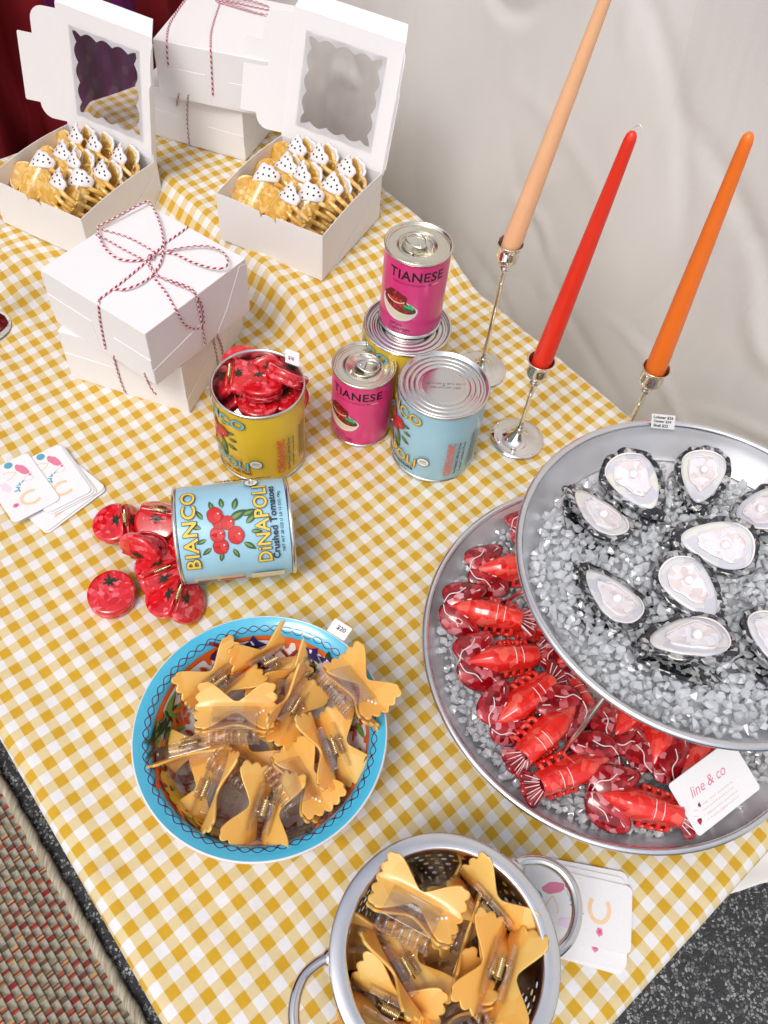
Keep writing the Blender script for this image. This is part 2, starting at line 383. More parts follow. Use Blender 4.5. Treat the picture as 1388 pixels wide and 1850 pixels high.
def mat_marble(name, stops, scale, rough=.12, sss=0., coat=.6, dist=.5, trans=0., edge=None, alpha=1.):
    m = M(name); co = m.coord(); mp = m.n('ShaderNodeMapping'); m.l(co, mp.inputs[0])
    oi = m.n('ShaderNodeObjectInfo'); cx = m.n('ShaderNodeVectorMath', operation='SCALE'); 
    cb = m.n('ShaderNodeCombineXYZ'); [m.l(oi.outputs['Random'], cb.inputs[i]) for i in range(3)]
    cx.inputs['Scale'].default_value = 3.; m.l(cb.outputs[0], cx.inputs[0]); m.l(cx.outputs[0], mp.inputs['Location'])
    ds = m.n('ShaderNodeTexNoise'); ds.inputs['Scale'].default_value = scale * .8; m.l(mp.outputs[0], ds.inputs['Vector'])
    va = m.n('ShaderNodeVectorMath', operation='MULTIPLY_ADD'); va.inputs[1].default_value = (dist / scale,) * 3
    m.l(ds.outputs['Color'], va.inputs[0]); m.l(mp.outputs[0], va.inputs[2])
    v = m.n('ShaderNodeTexVoronoi', feature='F1'); v.inputs['Scale'].default_value = scale; m.l(va.outputs[0], v.inputs['Vector'])
    hx = m.n('ShaderNodeSeparateColor'); m.l(v.outputs['Color'], hx.inputs[0])
    f = m.math('ADD', m.math('MULTIPLY', hx.outputs[0], .8), m.math('MULTIPLY', ds.outputs['Fac'], .2))
    m.col(m.ramp(f, stops)); m.set(rough=rough, coat=coat, sss=sss, trans=trans, alpha=alpha)
    m.b.inputs['Subsurface Radius'].default_value = (.01, .004, .002); m.b.inputs['Subsurface Scale'].default_value = 1.0
    m.bump(m.noise(120, 2), .12, .0006); return m.m
MT['tomato'] = mat_marble('red_pearl_acetate', [(.1, (.56, .004, .008, 1)), (.62, (.74, .012, .018, 1)), (.76, (.80, .05, .08, 1)), (.93, (.88, .20, .23, 1))], 190, .12, .15, coat=.8)
MT['tomato_side'] = plain('red_acetate', (.62, .008, .008, 1), .15, .12, coat=.5)
MT['lob_body'] = mat_marble('bright_red_acetate', [(.1, (.72, .012, .010, 1)), (.55, (.85, .03, .02, 1)), (.9, (.92, .13, .09, 1))], 120, .14, .15)
MT['lob_claw'] = mat_marble('dark_red_acetate', [(.1, (.16, .001, .004, 1)), (.45, (.36, .003, .008, 1)), (.70, (.55, .02, .03, 1)), (.86, (.72, .26, .29, 1)), (.97, (.80, .50, .52, 1))], 150, .1, .05, trans=.15)
MT['shell'] = mat_marble('black_white_acetate', [(.1, (.006, .007, .010, 1)), (.45, (.018, .020, .028, 1)), (.58, (.12, .12, .13, 1)), (.76, (.32, .32, .32, 1)), (.92, (.56, .56, .56, 1))], 260, .1, dist=1.)
MT['nacre'] = mat_marble('pearly_white', [(.1, (.54, .54, .60, 1)), (.5, (.66, .65, .68, 1)), (.9, (.72, .70, .63, 1))], 55, .2, .15, dist=1.4)
MT['nacre_in'] = mat_marble('pink_pearl_marble', [(.15, (.70, .58, .57, 1)), (.4, (.80, .70, .72, 1)), (.6, (.85, .83, .88, 1)), (.75, (.76, .66, .72, 1)), (.9, (.86, .84, .82, 1))], 150, .15, .2, dist=2.2)
MT['pearl'] = plain('pearl', (.9, .88, .86, 1), .12, .02, coat=1.)
MT['white_line'] = plain('white_enamel', (.85, .80, .80, 1), .3, .02)
MT['pasta'] = mat_marble('amber_acetate', [(.1, (.93, .40, .075, 1)), (.5, (.95, .455, .105, 1)), (.9, (.97, .53, .16, 1))], 30, .26, .6, coat=.25, trans=.0)
MT['cannoli'] = mat_marble('golden_marble_acetate', [(.1, (.66, .36, .055, 1)), (.5, (.78, .46, .10, 1)), (.8, (.84, .58, .22, 1)), (.95, (.90, .74, .42, 1))], 230, .15, .25)
MT['cream'] = plain('cream_white', (.84, .82, .82, 1), .3, .05, 200, coat=.4)
MT['black'] = plain('black_print', (.012, .011, .014, 1), .45, .1)
MT['clear'] = thin_clear('clear_plastic', tint=(.995, .99, .985, 1), milk=.02, gl=.12, rough=.10, milkcol=(.9, .84, .82, 1))
MT['film'] = thin_clear('window_film', tint=(.97, .97, .98, 1), milk=.03, gl=.15, rough=.08)
def mat_ice():
    m = M('ice_acrylic'); m.set(col=(.96, .975, 1, 1), rough=.04, trans=.85, ior=1.3)
    d = m.n('ShaderNodeBsdfTranslucent'); d.inputs[0].default_value = (.96, .98, 1, 1)
    d2 = m.n('ShaderNodeBsdfPrincipled'); d2.inputs['Base Color'].default_value = (.93, .965, 1, 1); d2.inputs['Roughness'].default_value = .06; d2.inputs['Specular IOR Level'].default_value = .9
    ms = m.n('ShaderNodeMixShader'); ms.inputs[0].default_value = .78; m.l(d.outputs[0], ms.inputs[1]); m.l(d2.outputs[0], ms.inputs[2])
    tr = m.n('ShaderNodeBsdfTransparent'); m0 = m.n('ShaderNodeMixShader'); m0.inputs[0].default_value = .45; m.l(m.b.outputs[0], m0.inputs[1]); m.l(tr.outputs[0], m0.inputs[2])
    m1 = m.n('ShaderNodeMixShader'); m1.inputs[0].default_value = .60; m.l(m0.outputs[0], m1.inputs[1]); m.l(ms.outputs[0], m1.inputs[2])
    gg = m.n('ShaderNodeBsdfGlossy'); gg.inputs['Roughness'].default_value = .04; m2 = m.n('ShaderNodeMixShader'); m2.inputs[0].default_value = .11; m.l(m1.outputs[0], m2.inputs[1]); m.l(gg.outputs[0], m2.inputs[2])
    m.l(m2.outputs[0], m.o.inputs['Surface']); return m.m
MT['ice'] = mat_ice()

# ------------------------------------------------------------------ the setting
RA = math.atan2(-.777, .63)                      # direction of the table's long side
DU = np.array([.63, -.777, 0]); DW = np.array([.777, .63, 0])
def tw(u, w, z=0.): return DU * u + DW * w + np.array([0, 0, z])
FLOOR = -.74
def build_ground():
    mb = MB(); V = np.array([[-40, -40, FLOOR], [40, -40, FLOOR], [40, 40, FLOOR], [-40, 40, FLOOR]], float); mb.add(V, [[0, 1, 2, 3]])
    tag(mb.build('ground', MT['asphalt'], smooth=False), 'dark asphalt with pale stone chips', kind='structure')
build_ground()
def build_rug():
    # striped edge runs along p0-p1
    p0, p1 = at(0, 1390, FLOOR), at(270, 1850, FLOOR); d = (p1 - p0) / np.linalg.norm(p1 - p0); nrm = np.array([-d[1], d[0], 0]); nrm *= -1 if nrm[0] > 0 else 1
    o = p0 - d * 1.6 ; L, Wd = 3.0, 1.6
    t = thing('woven_rug', 'chunky woven beige rug with red and rust threads on the asphalt', 'rug', (0, 0, 0))
    mb = MB(); nu, nv = 120, 60; G = np.zeros((nu, nv, 3)); UV = np.zeros((nu, nv, 2))
    for i in range(nu):
        for j in range(nv):
            a, b = i / (nu - 1) * L, .014 + j / (nv - 1) * (Wd - .014); G[i, j] = o + d * a + nrm * b + [0, 0, .009 + .0007 * math.sin(a * 31)]; UV[i, j] = (a / .0225, b / .0128)
    mb.add(G.reshape(-1, 3), grid_faces(nu, nv), 0, UV.reshape(-1, 2)); mb.build('rug_field', MT['rug'], t)
    m2 = MB(); pts = [o + d * (k * L / 300) + nrm * (.008 + .001 * math.sin(k * .9)) + [0, 0, .008] for k in range(301)]
    tube(m2, pts, [.0085 + .0007 * math.sin(k * 1.7) for k in range(301)], 10)
    mm = M('binding'); co = mm.coord(); mp = mm.n('ShaderNodeMapping'); mp.inputs['Rotation'].default_value = (0, 0, -math.atan2(d[1], d[0])); mp.inputs['Scale'].default_value = (9, 1, 1); mm.l(co, mp.inputs[0])
    mm.col(mm.ramp(mm.noise(38, 4, mp.outputs[0]), [(.3, srgb(128, 118, 98)), (.7, srgb(196, 188, 168))])); mm.bump(mm.noise(40, 3, mp.outputs[0]), .8, .002); mm.set(rough=.95)
    m2.build('binding', mm.m, t)
build_rug()

# the table under the cloth
U0, U1, W0, W1 = -1.27, .112, -.060, .737
def build_table():
    c = tw((U0 + U1) / 2, (W0 + W1) / 2, 0)
    t = thing('folding_table', 'folding table hidden under the yellow gingham cloth', 'table', (c[0], c[1], FLOOR), RA)
    mb = MB(); box(mb, (0, 0, .715), (U1 - U0 - .01, W1 - W0 - .01, .04)); mb.build('table_top', plain('table_plastic', (.55, .54, .5, 1)), t, smooth=False)
    for sx in (-1, 1):
        for sy in (-1, 1):
            m = MB(); tube(m, [(sx * .5, sy * .3, .001), (sx * .5, sy * .3, .694)], .013); m.build('leg', MT['steel'], t)
build_table()
def sst(x): x = min(max(x, 0.), 1.); return x * x * (3 - 2 * x)
RH = .045
def riser(u, w): return RH * sst((w - .445) / .05) * sst((-.60 - u) / .13)
def build_riser():
    c = tw(-.985, .61, 0); t = MB(); box(t, (0, 0, .02), (.50, .20, .036)); o = t.build('display_riser', plain('riser_board', (.5, .48, .45, 1)), smooth=False)
    o.location = (c[0], c[1], .0); o.rotation_euler = (0, 0, RA); tag(o, 'low riser board covered by the gingham cloth under the back boxes', 'riser')
build_riser()
CLOTH_PTS = [(-0.305,0.282,0.01,0.15), (-0.291,0.266,0.01,0.13), (-0.276,0.250,-0.00,0.12), (-0.262,0.234,-0.03,0.11), (-0.248,0.218,-0.02,0.10), (-0.233,0.201,-0.03,0.08), (-0.219,0.186,-0.02,0.05), (-0.205,0.170,-0.02,0.03), (-0.191,0.155,0.02,-0.00), (-0.177,0.139,0.03,-0.03), (-0.162,0.123,0.03,-0.08), (-0.147,0.108,0.02,-0.11), (-0.176,0.139,0.01,-0.02), (-0.162,0.123,0.00,-0.07), (-0.148,0.107,0.02,-0.08), (-0.133,0.091,0.02,-0.11), (-0.119,0.076,0.05,-0.13), (-0.105,0.060,0.06,-0.14), (-0.091,0.044,0.07,-0.17), (-0.289,0.296,-0.00,0.11), (-0.303,0.312,0.01,0.14), (-0.318,0.328,0.02,0.15), (-0.272,0.308,-0.06,0.08), (-0.287,0.325,-0.04,0.10), (-0.302,0.341,0.00,0.12), (-0.316,0.357,0.01,0.13), (-0.330,0.374,0.02,0.15), (-0.257,0.321,-0.07,0.07), (-0.271,0.338,-0.04,0.07), (-0.285,0.354,-0.02,0.09), (-0.300,0.371,-0.00,0.09), (-0.314,0.387,-0.00,0.10), (-0.329,0.403,0.02,0.13), (-0.343,0.420,0.06,0.13), (-0.241,0.335,-0.06,0.04), (-0.255,0.351,-0.05,0.05), (-0.270,0.367,-0.04,0.07), (-0.284,0.384,-0.03,0.06), (-0.298,0.400,-0.04,0.09), (-0.312,0.416,0.00,0.09), (-0.327,0.433,0.06,0.10), (-0.342,0.450,0.08,0.10), (-0.356,0.467,0.10,0.08), (-0.225,0.348,-0.06,0.02), (-0.239,0.364,-0.06,0.04), (-0.253,0.380,-0.06,0.05), (-0.268,0.397,-0.04,0.06), (-0.282,0.413,-0.04,0.08), (-0.297,0.430,0.00,0.07), (-0.311,0.446,0.04,0.09), (-0.326,0.463,0.06,0.08), (-0.210,0.361,-0.08,0.02), (-0.224,0.378,-0.07,0.02), (-0.238,0.394,-0.05,0.03), (-0.252,0.409,-0.08,0.06), (-0.266,0.426,-0.08,0.06), (-0.280,0.443,-0.03,0.04), (-0.295,0.460,0.02,0.04), (-0.309,0.476,0.03,0.06), (-0.194,0.375,-0.09,-0.00), (-0.178,0.388,-0.08,-0.00), (-0.118,0.105,0.03,-0.13), (-0.103,0.118,0.04,-0.13), (-0.088,0.131,0.05,-0.12), (-0.072,0.145,0.07,-0.14), (-0.057,0.158,0.07,-0.14), (-0.041,0.143,0.06,-0.22), (-0.028,0.156,0.11,-0.16), (-0.014,0.170,0.18,-0.12), (0.018,0.500,-0.06,0.02), (0.003,0.486,-0.10,0.04), (0.032,0.484,-0.05,0.03), (0.017,0.470,-0.07,0.04), (0.047,0.467,-0.07,-0.00), (0.061,0.481,-0.06,0.01), (0.077,0.493,-0.06,0.03), (0.091,0.478,-0.05,0.02), (0.075,0.465,-0.04,-0.00), (0.060,0.451,-0.06,0.01), (0.045,0.438,-0.08,0.01), (0.031,0.454,-0.08,0.01), (0.016,0.442,-0.05,-0.01), (0.030,0.426,-0.05,-0.04), (0.074,0.436,-0.01,-0.02), (0.059,0.422,-0.07,-0.01), (0.044,0.410,-0.03,-0.04), (0.088,0.420,-0.02,-0.03), (0.073,0.407,-0.01,-0.06), (0.058,0.395,0.03,-0.09), (0.015,0.414,-0.02,-0.10), (0.029,0.398,-0.02,-0.11), (-0.298,0.689,0.24,-0.28), (-0.283,0.671,0.16,-0.25), (-0.268,0.653,0.08,-0.21), (-0.254,0.636,0.04,-0.19), (-0.240,0.619,-0.02,-0.16), (-0.226,0.602,-0.04,-0.15), (-0.211,0.585,-0.06,-0.15), (-0.267,0.685,0.16,-0.30), (-0.253,0.667,0.09,-0.25), (-0.238,0.649,0.01,-0.23), (-0.224,0.632,-0.02,-0.21), (-0.209,0.615,-0.06,-0.20), (-0.195,0.598,-0.09,-0.17), (-0.181,0.582,-0.10,-0.17), (-0.298,0.689,0.25,-0.29), (-0.312,0.706,0.31,-0.28), (-0.327,0.724,0.36,-0.30), (-0.314,0.676,0.26,-0.24), (-0.328,0.693,0.31,-0.24), (-0.343,0.711,0.42,-0.29), (-0.358,0.727,0.42,-0.26), (-0.359,0.698,0.42,-0.25), (-0.374,0.715,0.49,-0.26), (-0.389,0.734,0.60,-0.29), (-0.404,0.751,0.69,-0.29), (-0.420,0.769,0.78,-0.30), (-0.435,0.787,0.88,-0.30), (-0.373,0.746,0.57,-0.31), (-0.388,0.764,0.66,-0.33), (-0.403,0.782,0.72,-0.33), (-0.419,0.800,0.87,-0.33), (-0.434,0.818,0.99,-0.34), (-0.450,0.837,1.13,-0.35), (-0.356,0.760,0.53,-0.36), (-0.371,0.777,0.61,-0.37), (-0.387,0.795,0.73,-0.36), (-0.402,0.814,0.86,-0.40), (-0.418,0.832,1.00,-0.38), (-0.435,0.851,1.15,-0.38), (-0.452,0.872,1.42,-0.40), (-0.386,0.827,0.83,-0.40), (-0.402,0.845,0.95,-0.40), (-0.420,0.867,1.28,-0.46), (-0.440,0.892,1.75,-0.50), (-0.461,0.917,2.30,-0.53), (-0.407,0.884,1.47,-0.49), (-0.426,0.909,1.97,-0.58), (-0.448,0.939,2.68,-0.69), (-0.473,0.964,3.34,-0.61), (0.325,0.158,0.48,0.56), (0.309,0.146,0.54,0.55), (0.293,0.131,0.50,0.61), (0.278,0.118,0.49,0.62), (0.340,0.143,0.51,0.51), (0.323,0.130,0.55,0.55), (0.307,0.116,0.56,0.59), (0.291,0.103,0.57,0.60), (0.277,0.090,0.55,0.55), (0.355,0.156,0.52,0.50), (0.369,0.169,0.56,0.56), (0.385,0.183,0.56,0.52), (0.260,0.077,0.56,0.62), (0.246,0.064,0.56,0.54), (0.229,0.051,0.60,0.59), (0.201,0.052,0.49,0.62), (0.216,0.065,0.50,0.64), (0.232,0.078,0.48,0.63), (0.281,0.774,-0.29,0.32), (0.294,0.756,-0.31,0.39), (0.309,0.740,-0.33,0.36), (0.322,0.723,-0.35,0.39), (0.336,0.707,-0.35,0.43), (0.279,0.742,-0.39,0.42), (0.293,0.726,-0.38,0.40), (0.308,0.708,-0.44,0.44), (0.323,0.693,-0.44,0.36), (0.250,0.716,-0.40,0.36), (0.264,0.697,-0.50,0.42), (0.278,0.681,-0.51,0.40), (0.262,0.668,-0.50,0.45), (0.176,0.645,0.31,0.39), (0.178,0.613,0.11,0.36), (0.192,0.599,0.19,0.29), (0.179,0.586,0.12,0.19), (0.164,0.570,0.01,0.28), (0.164,0.600,0.08,0.29)]
CP = np.array(CLOTH_PTS)
CA = np.array([[30.3333, 37.4617], [-35.5316, 32.3252], [19.2686, 2.1519]])
def cloth_uv(XY):
    # the check pattern: an even grid, pulled a little out of true where the cloth is stretched
    base = XY @ CA[:2] + CA[2]; out = base.copy(); r = CP[:, 2:].copy()
    for sg, eps in ((.16, .15), (.05, .05), (.022, .3)):
        def ev(q, src):
            d2 = ((q[:, None, :] - CP[None, :, :2]) ** 2).sum(2); w_ = np.exp(-d2 / (2 * sg * sg)); return (w_ @ src) / (w_.sum(1, keepdims=True) + eps)
        add = np.vstack([ev(XY[i:i + 4000], r) for i in range(0, len(XY), 4000)]); r = r - ev(CP[:, :2], r); out += add
    return out
RIDGES = [((640, 870), (760, 925), .0022, .010), ((845, 845), (965, 930), .0030, .009), ((790, 905), (900, 985), .0018, .009), ((545, 1005), (600, 1075), .0020, .010), ((835, 545), (905, 640), .0032, .010),
          ((880, 560), (990, 700), .0022, .013), ((930, 690), (985, 760), .0018, .009), ((815, 600), (850, 640), .0024, .008), ((485, 515), (520, 640), .0065, .016), ((480, 540), (470, 650), .0030, .008), ((560, 580), (640, 610), .0035, .013),
          ((20, 520), (120, 560), .0028, .013), ((0, 560), (70, 600), .0018, .009), ((560, 640), (590, 720), .002, .009), ((1010, 1500), (1100, 1560), .0016, .012), ((1180, 1600), (1290, 1560), .0014, .014), ((700, 1400), (760, 1480), .0010, .012)]
_r = random.Random(77)
for _k in range(26):
    _x, _y, _a, _l = _r.uniform(60, 1250), _r.uniform(520, 1800), _r.uniform(0, 6.28), _r.uniform(25, 75)
    RIDGES.append(((_x - _l * math.cos(_a), _y - _l * math.sin(_a)), (_x + _l * math.cos(_a), _y + _l * math.sin(_a)), _r.uniform(.0006, .0013), _r.uniform(.003, .007)))
RD = [(at(*a)[:2], at(*b)[:2], h, s_) for a, b, h, s_ in RIDGES]
def top_z(XY, u, w):
    z = np.array([riser(a, b) for a, b in zip(u, w)])
    for a, b, h, s_ in RD:
        d = b - a; L = np.linalg.norm(d); d = d / L; q = XY - a; t = q @ d; s = q @ np.array([-d[1], d[0]])
        z = z + h * np.exp(-(s / s_) ** 2 / 2) * np.exp(-np.maximum(0, np.abs(t - L / 2) - L / 2) ** 2 / (2 * .02 ** 2))
    X, Y = XY[:, 0], XY[:, 1]
    z = z + .0011 * np.sin(X * 43 + 2 * np.sin(Y * 17)) * np.sin(Y * 37 + 1.3) + .0004 * np.sin(X * 121 + 3 * np.sin(Y * 40)) + .0004 * np.sin(Y * 133 + 2 * np.sin(X * 55))
    return z
def zt(x, y):
    q = np.array([[x, y]]); return float(top_z(q, np.array([x * .63 - y * .777]), np.array([x * .777 + y * .63]))[0])
def build_cloth():
    R, H = .014, .38
    us = np.concatenate([np.linspace(U0 - H, U0 - .01, 40), np.linspace(U0 - .005, U1 + .03, 330), np.linspace(U1 + .035, U1 + H, 60)])
    ws = np.concatenate([np.linspace(W0 - H, W0 - .032, 50), np.linspace(W0 - .027, W1 + .03, 190), np.linspace(W1 + .035, W1 + H, 50)])
    Ug, Wg = np.meshgrid(us, ws, indexing='ij'); U, W = Ug.ravel(), Wg.ravel()
    def fold(x, lo, hi):
        xo = np.clip(x, lo, hi); dr = np.zeros_like(x)
        for sgn, e in ((1, hi), (-1, lo)):
            s_ = (x - e) * sgn; m1 = (s_ > 0); a = np.clip(s_ / R, 0, PI / 2)
            xo = np.where(m1, e + sgn * R * np.sin(a), xo); dr = np.where(m1, R * (1 - np.cos(a)) + np.maximum(0, s_ - R * PI / 2), dr)
        return xo, dr
    uo, du = fold(U, U0, U1); wo_, dw = fold(W, W0, W1); drop = np.maximum(du, dw)
    # folds in the hanging part
    k = np.clip((drop - .02) / .2, 0, 1)
    outw = k * (.012 * np.sin(U * 34) + .009 * np.sin(U * 61 + 1))
    outu = k * (.012 * np.sin(W * 31 + 2) + .008 * np.sin(W * 70))
    wo_ = wo_ + np.where(dw > 0, np.sign(W - .3) * (outw * .5 - .03 * k), 0); uo = uo + np.where(du > 0, np.sign(U + .6) * (outu * .5 - .03 * k), 0)
    XY = np.stack([DU[0] * U + DW[0] * W, DU[1] * U + DW[1] * W], 1)
    z = top_z(XY, U, W) * np.clip(1 - drop / .03, 0, 1) - drop
    V = np.stack([DU[0] * uo + DW[0] * wo_, DU[1] * uo + DW[1] * wo_, z], 1)
    # a slightly crooked edge at the back and front
    uv = cloth_uv(XY)
    mb = MB(); mb.add(V, grid_faces(len(us), len(ws)), 0, uv)
    o = mb.build('tablecloth', MT['cloth']); tag(o, 'yellow and white gingham cloth spread over the display table', 'tablecloth')
    return o
build_cloth()
def build_canvas():
    nu, nv = 460, 300; G = np.zeros((nu, nv, 3)); rc = random.Random(21); CR_ = []
    for k in range(110):
        uu, zz = rc.uniform(-1.7, 1.3), rc.uniform(-.5, 1.3); an = rc.gauss(-.75, .5) if rc.random() < .75 else rc.uniform(0, PI); CR_.append((uu, zz, math.cos(an), math.sin(an), rc.uniform(.05, .24), rc.uniform(.0012, .0048) * rc.choice((-1, 1)), rc.uniform(.006, .014)))
    for i in range(nu):
        u = -2.3 + i / (nu - 1) * 4.1
        for j in range(nv):
            s_ = j / (nv - 1) * 3.3           # arc length from the loose hem upwards
            fl = .155 - .10 * sst((u - .225) / .055) + .008 * math.sin(u * 23)
            if s_ < fl: w_, z = .86 - (fl - s_), FLOOR + .006 + .004 * math.sin(u * 30 + s_ * 40)
            else: w_, z = .86 + .03 * sst((s_ - fl) / .5), FLOOR + .006 + (s_ - fl)
            up = sst((z - FLOOR) / .6)
            w_ += up * (.006 * math.sin(u * 7 + z * 2.4) + .006 * math.sin(u * 3.1 - z * 5.5 + 1) + .003 * math.sin(u * 16 + z * 9) + .002 * math.sin(u * 27 - z * 17))
            for cu_, cz, ca, sa, ll, hh, ww in CR_:
                t_ = (u - cu_) * ca + (z - cz) * sa
                if abs(t_) < ll * 1.6:
                    q = -(u - cu_) * sa + (z - cz) * ca + .04 * (t_ / ll) ** 2
                    if abs(q) < ww * 3: w_ += hh * up * math.exp(-q * q / (ww * ww)) * math.exp(-(t_ / ll) ** 4)
            G[i, j] = tw(u, w_, z)
    mb = MB(); thick(mb, G, .0015); tag(mb.build('tent_wall', MT['canvas']), 'wrinkled pale canvas tent wall hanging behind the table', 'tent wall')
build_canvas()
def build_drape(name, mat, u, w0, w1, z0, z1, label, cat, amp=.02, fr=38, seed=0):
    nu, nv = 120, 50; G = np.zeros((nu, nv, 3))
    for i in range(nu):
        a = i / (nu - 1); w_ = w0 + (w1 - w0) * a
        for j in range(nv):
            b = j / (nv - 1); z = z0 + (z1 - z0) * b
            G[i, j] = tw(u + amp * (math.sin(w_ * fr + seed) + .5 * math.sin(w_ * fr * 2.3 + z * 5 + seed)) * (1.1 - .4 * b) + amp * .6 * math.sin(z * 21 + w_ * 9), w_, z)
    mb = MB(); thick(mb, G, .002); tag(mb.build(name, MT[mat]), label, cat)
build_drape('red_curtain', 'red_cloth', -1.48, -.9, .86, FLOOR + .02, 1.0, 'deep red cloth hanging behind the left end of the table', 'curtain', .025)
build_drape('purple_shawl', 'purple', -1.41, .50, .66, -.15, .30, 'dark purple shawl hanging in front of the red cloth seen through the box window', 'shawl', .012, 60, 2)

# ------------------------------------------------------------------ cans
def cyl_wrap(r, az0):
    # label coordinates: s along the circumference (viewer's right = +), z upwards
    def fn(v, lift):
        v = np.asarray(v); a = az0 + v[:, 0] / r; rr = r + .00035 + lift
        return np.stack([rr * np.cos(a), rr * np.sin(a), v[:, 1]], 1)
    return fn
C_ = {k: plain('ink_' + k, srgb(*c), .45, .03) for k, c in dict(skyblue=(148, 200, 222), yellow=(226, 190, 40), gold=(238, 200, 70), dark=(30, 40, 60), red=(200, 38, 42), redl=(230, 110, 100), darkred=(120, 18, 16), green=(62, 92, 52),
      greenl=(120, 150, 90), white=(236, 234, 232), orange=(222, 110, 60), salmon=(222, 130, 120), pink=(226, 62, 140), black=(24, 20, 24), ltblue=(120, 190, 215), cream=(236, 224, 190), mint=(70, 190, 130), peach=(240, 205, 165),
      rose=(222, 128, 158), teal=(96, 170, 190), lilac=(236, 214, 232), navy=(44, 36, 96), ogr=(235, 110, 40), grey=(120, 118, 125), lemon=(236, 206, 40), gum=(214, 170, 176)).items()}
TEXTS = {}
def T(*a, **k):
    key = (a, tuple(sorted(k.items())))
    if key not in TEXTS: TEXTS[key] = text2d(*a, **k)
    return TEXTS[key]
def fitw(shape, width=None, height=None):
    v, f = shape; w_ = v[:, 0].max() - v[:, 0].min(); h_ = v[:, 1].max() - v[:, 1].min(); v = v - [(v[:, 0].max() + v[:, 0].min()) / 2, (v[:, 1].max() + v[:, 1].min()) / 2]
    return v * [width / w_ if width else (height / h_), height / h_ if height else width / w_], f
def can_body(parent, r, h, mat, open_top=False):
    mb = MB(); m = .0035
    lathe(mb, [(r, m + .001), (r + .0003, m + .004), (r + .0003, h - m - .004), (r, h - m - .001)], 96); sharp(mb.build('label', mat, parent))
    mb = MB()
    prof = [(r - .004, .0035), (r - .0022, .0008), (r + .0002, 0), (r + .0014, .0012), (r + .0014, .003), (r - .0004, .0042)]
    lathe(mb, prof, 96, cap0=True); mb.build('bottom_rim', MT['tin'], parent)
    mb = MB()
    if open_top:
        lathe(mb, [(r - .0004, h - .0042), (r + .0014, h - .003), (r + .0014, h - .001), (r + .0004, h), (r - .0012, h - .0006), (r - .0014, h - .004), (r - .0014, .004), (.001, .004)], 96)
        mb.build('inner_wall', MT['tin'], parent)
    return mb
def ring_bumps(r, h, rings, z0=-.004):
    p = []
    for a, dz in rings: p.append((a * r, h + z0 + dz))
    return p
def lid_plain(parent, r, h):
    mb = MB(); prof = [(r - .0004, h - .0042), (r + .0014, h - .003), (r + .0016, h - .001), (r + .0006, h), (r - .0012, h - .0006), (r - .002, h - .0045), (r - .0045, h - .0048)]
    x = r - .0055
    for k in range(3): prof += [(x, h - .0040), (x - .0022, h - .0030), (x - .0036, h - .0042), (x - .0048, h - .0048)]; x -= .0058
    prof += [(x - .001, h - .0038), (x - .004, h - .0036), (.001, h - .0036)]
    lathe(mb, prof, 112); o = mb.build('lid', MT['tin'], parent)
    A = Art(lambda v, l: np.c_[v, np.full(len(v), h - .0036 + .0001 + l)])
    for k, (tx, yy) in enumerate((('BEST IF USED BY SEP 01 2025 TT', .003), ('DRN 6PA CAM LINEX', -.003))):
        s = fitw(T(tx, .004), width=.046 - .012 * k); A.put((s[0], s[1]), 0, (0.002, yy), layer=1)
    A.mb.build('date_stamp', C_['grey'], parent); return o
def lid_pull(parent, r, h, ang):
    mb = MB(); prof = [(r - .0004, h - .0042), (r + .0012, h - .003), (r + .0014, h - .0008), (r + .0004, h), (r - .001, h - .0006), (r - .0012, h - .0032), (r - .0024, h - .0040), (r - .0036, h - .0034),
                      (r * .86, h - .0033), (r * .83, h - .0040), (r * .62, h - .0041), (r * .60, h - .0034), (r * .57, h - .0034), (r * .55, h - .0043), (.001, h - .0043)]
    lathe(mb, prof, 96); mb.build('lid', MT['lidgold'], parent)
    # raised arcs, rivet and pull ring
    c, s = math.cos(ang), math.sin(ang); R = lambda x, y: (x * c - y * s, x * s + y * c)
    g = bpy.data.objects.new('pull_tab', None)
    mb = MB(); pts = []
    for k in range(40):
        a = 2 * PI * k / 40; x = .0135 * math.cos(a); y = .0100 * math.sin(a) * (1 - .22 * math.cos(a))
        pts.append((*R(x - .004, y), h - .0012 + .0008 * math.cos(a)))
    tube(mb, pts, .0012, 8, True)
    w_ = []
    for x, y in ((.0015, -.0078), (.0015, .0078), (.0095, .0052), (.0125, 0), (.0095, -.0052)): w_.append((*R(x - .003, y), h - .0018))
    mb.add(w_, [[0, 4, 3, 2, 1]]); mb.add([(a, b, z - .0008) for a, b, z in w_], [[0, 1, 2, 3, 4]])
    sphere(mb, (*R(.004, 0), h - .0014), (.0020, .0020, .0006)); o = mb.build('pull_tab', MT['tin'], parent)
    mb = MB()
    for rr, a0, a1 in ((.0165, .7, 5.5), (.0205, 2.0, 4.3)):
        tube(mb, [(*R(rr * math.cos(a), rr * math.sin(a)), h - .0038) for a in np.linspace(a0, a1, 30)], .0008, 6)
    mb.build('embossed_ridge', MT['lidgold'], parent)
    A = Art(lambda v, l: np.c_[v, np.full(len(v), h - .0039 + l)])
    for tx, yy in (('30/04/2026', .0215), ('BN 11294', .0180)): A.put(fitw(T(tx, .003), width=.014), 0, (.002, yy), layer=1)
    A.mb.build('date_stamp', C_['grey'], parent)
MT['lidgold'] = mat_metal('lacquered_tin', (.84, .80, .68, 1), .22, .04, 150)
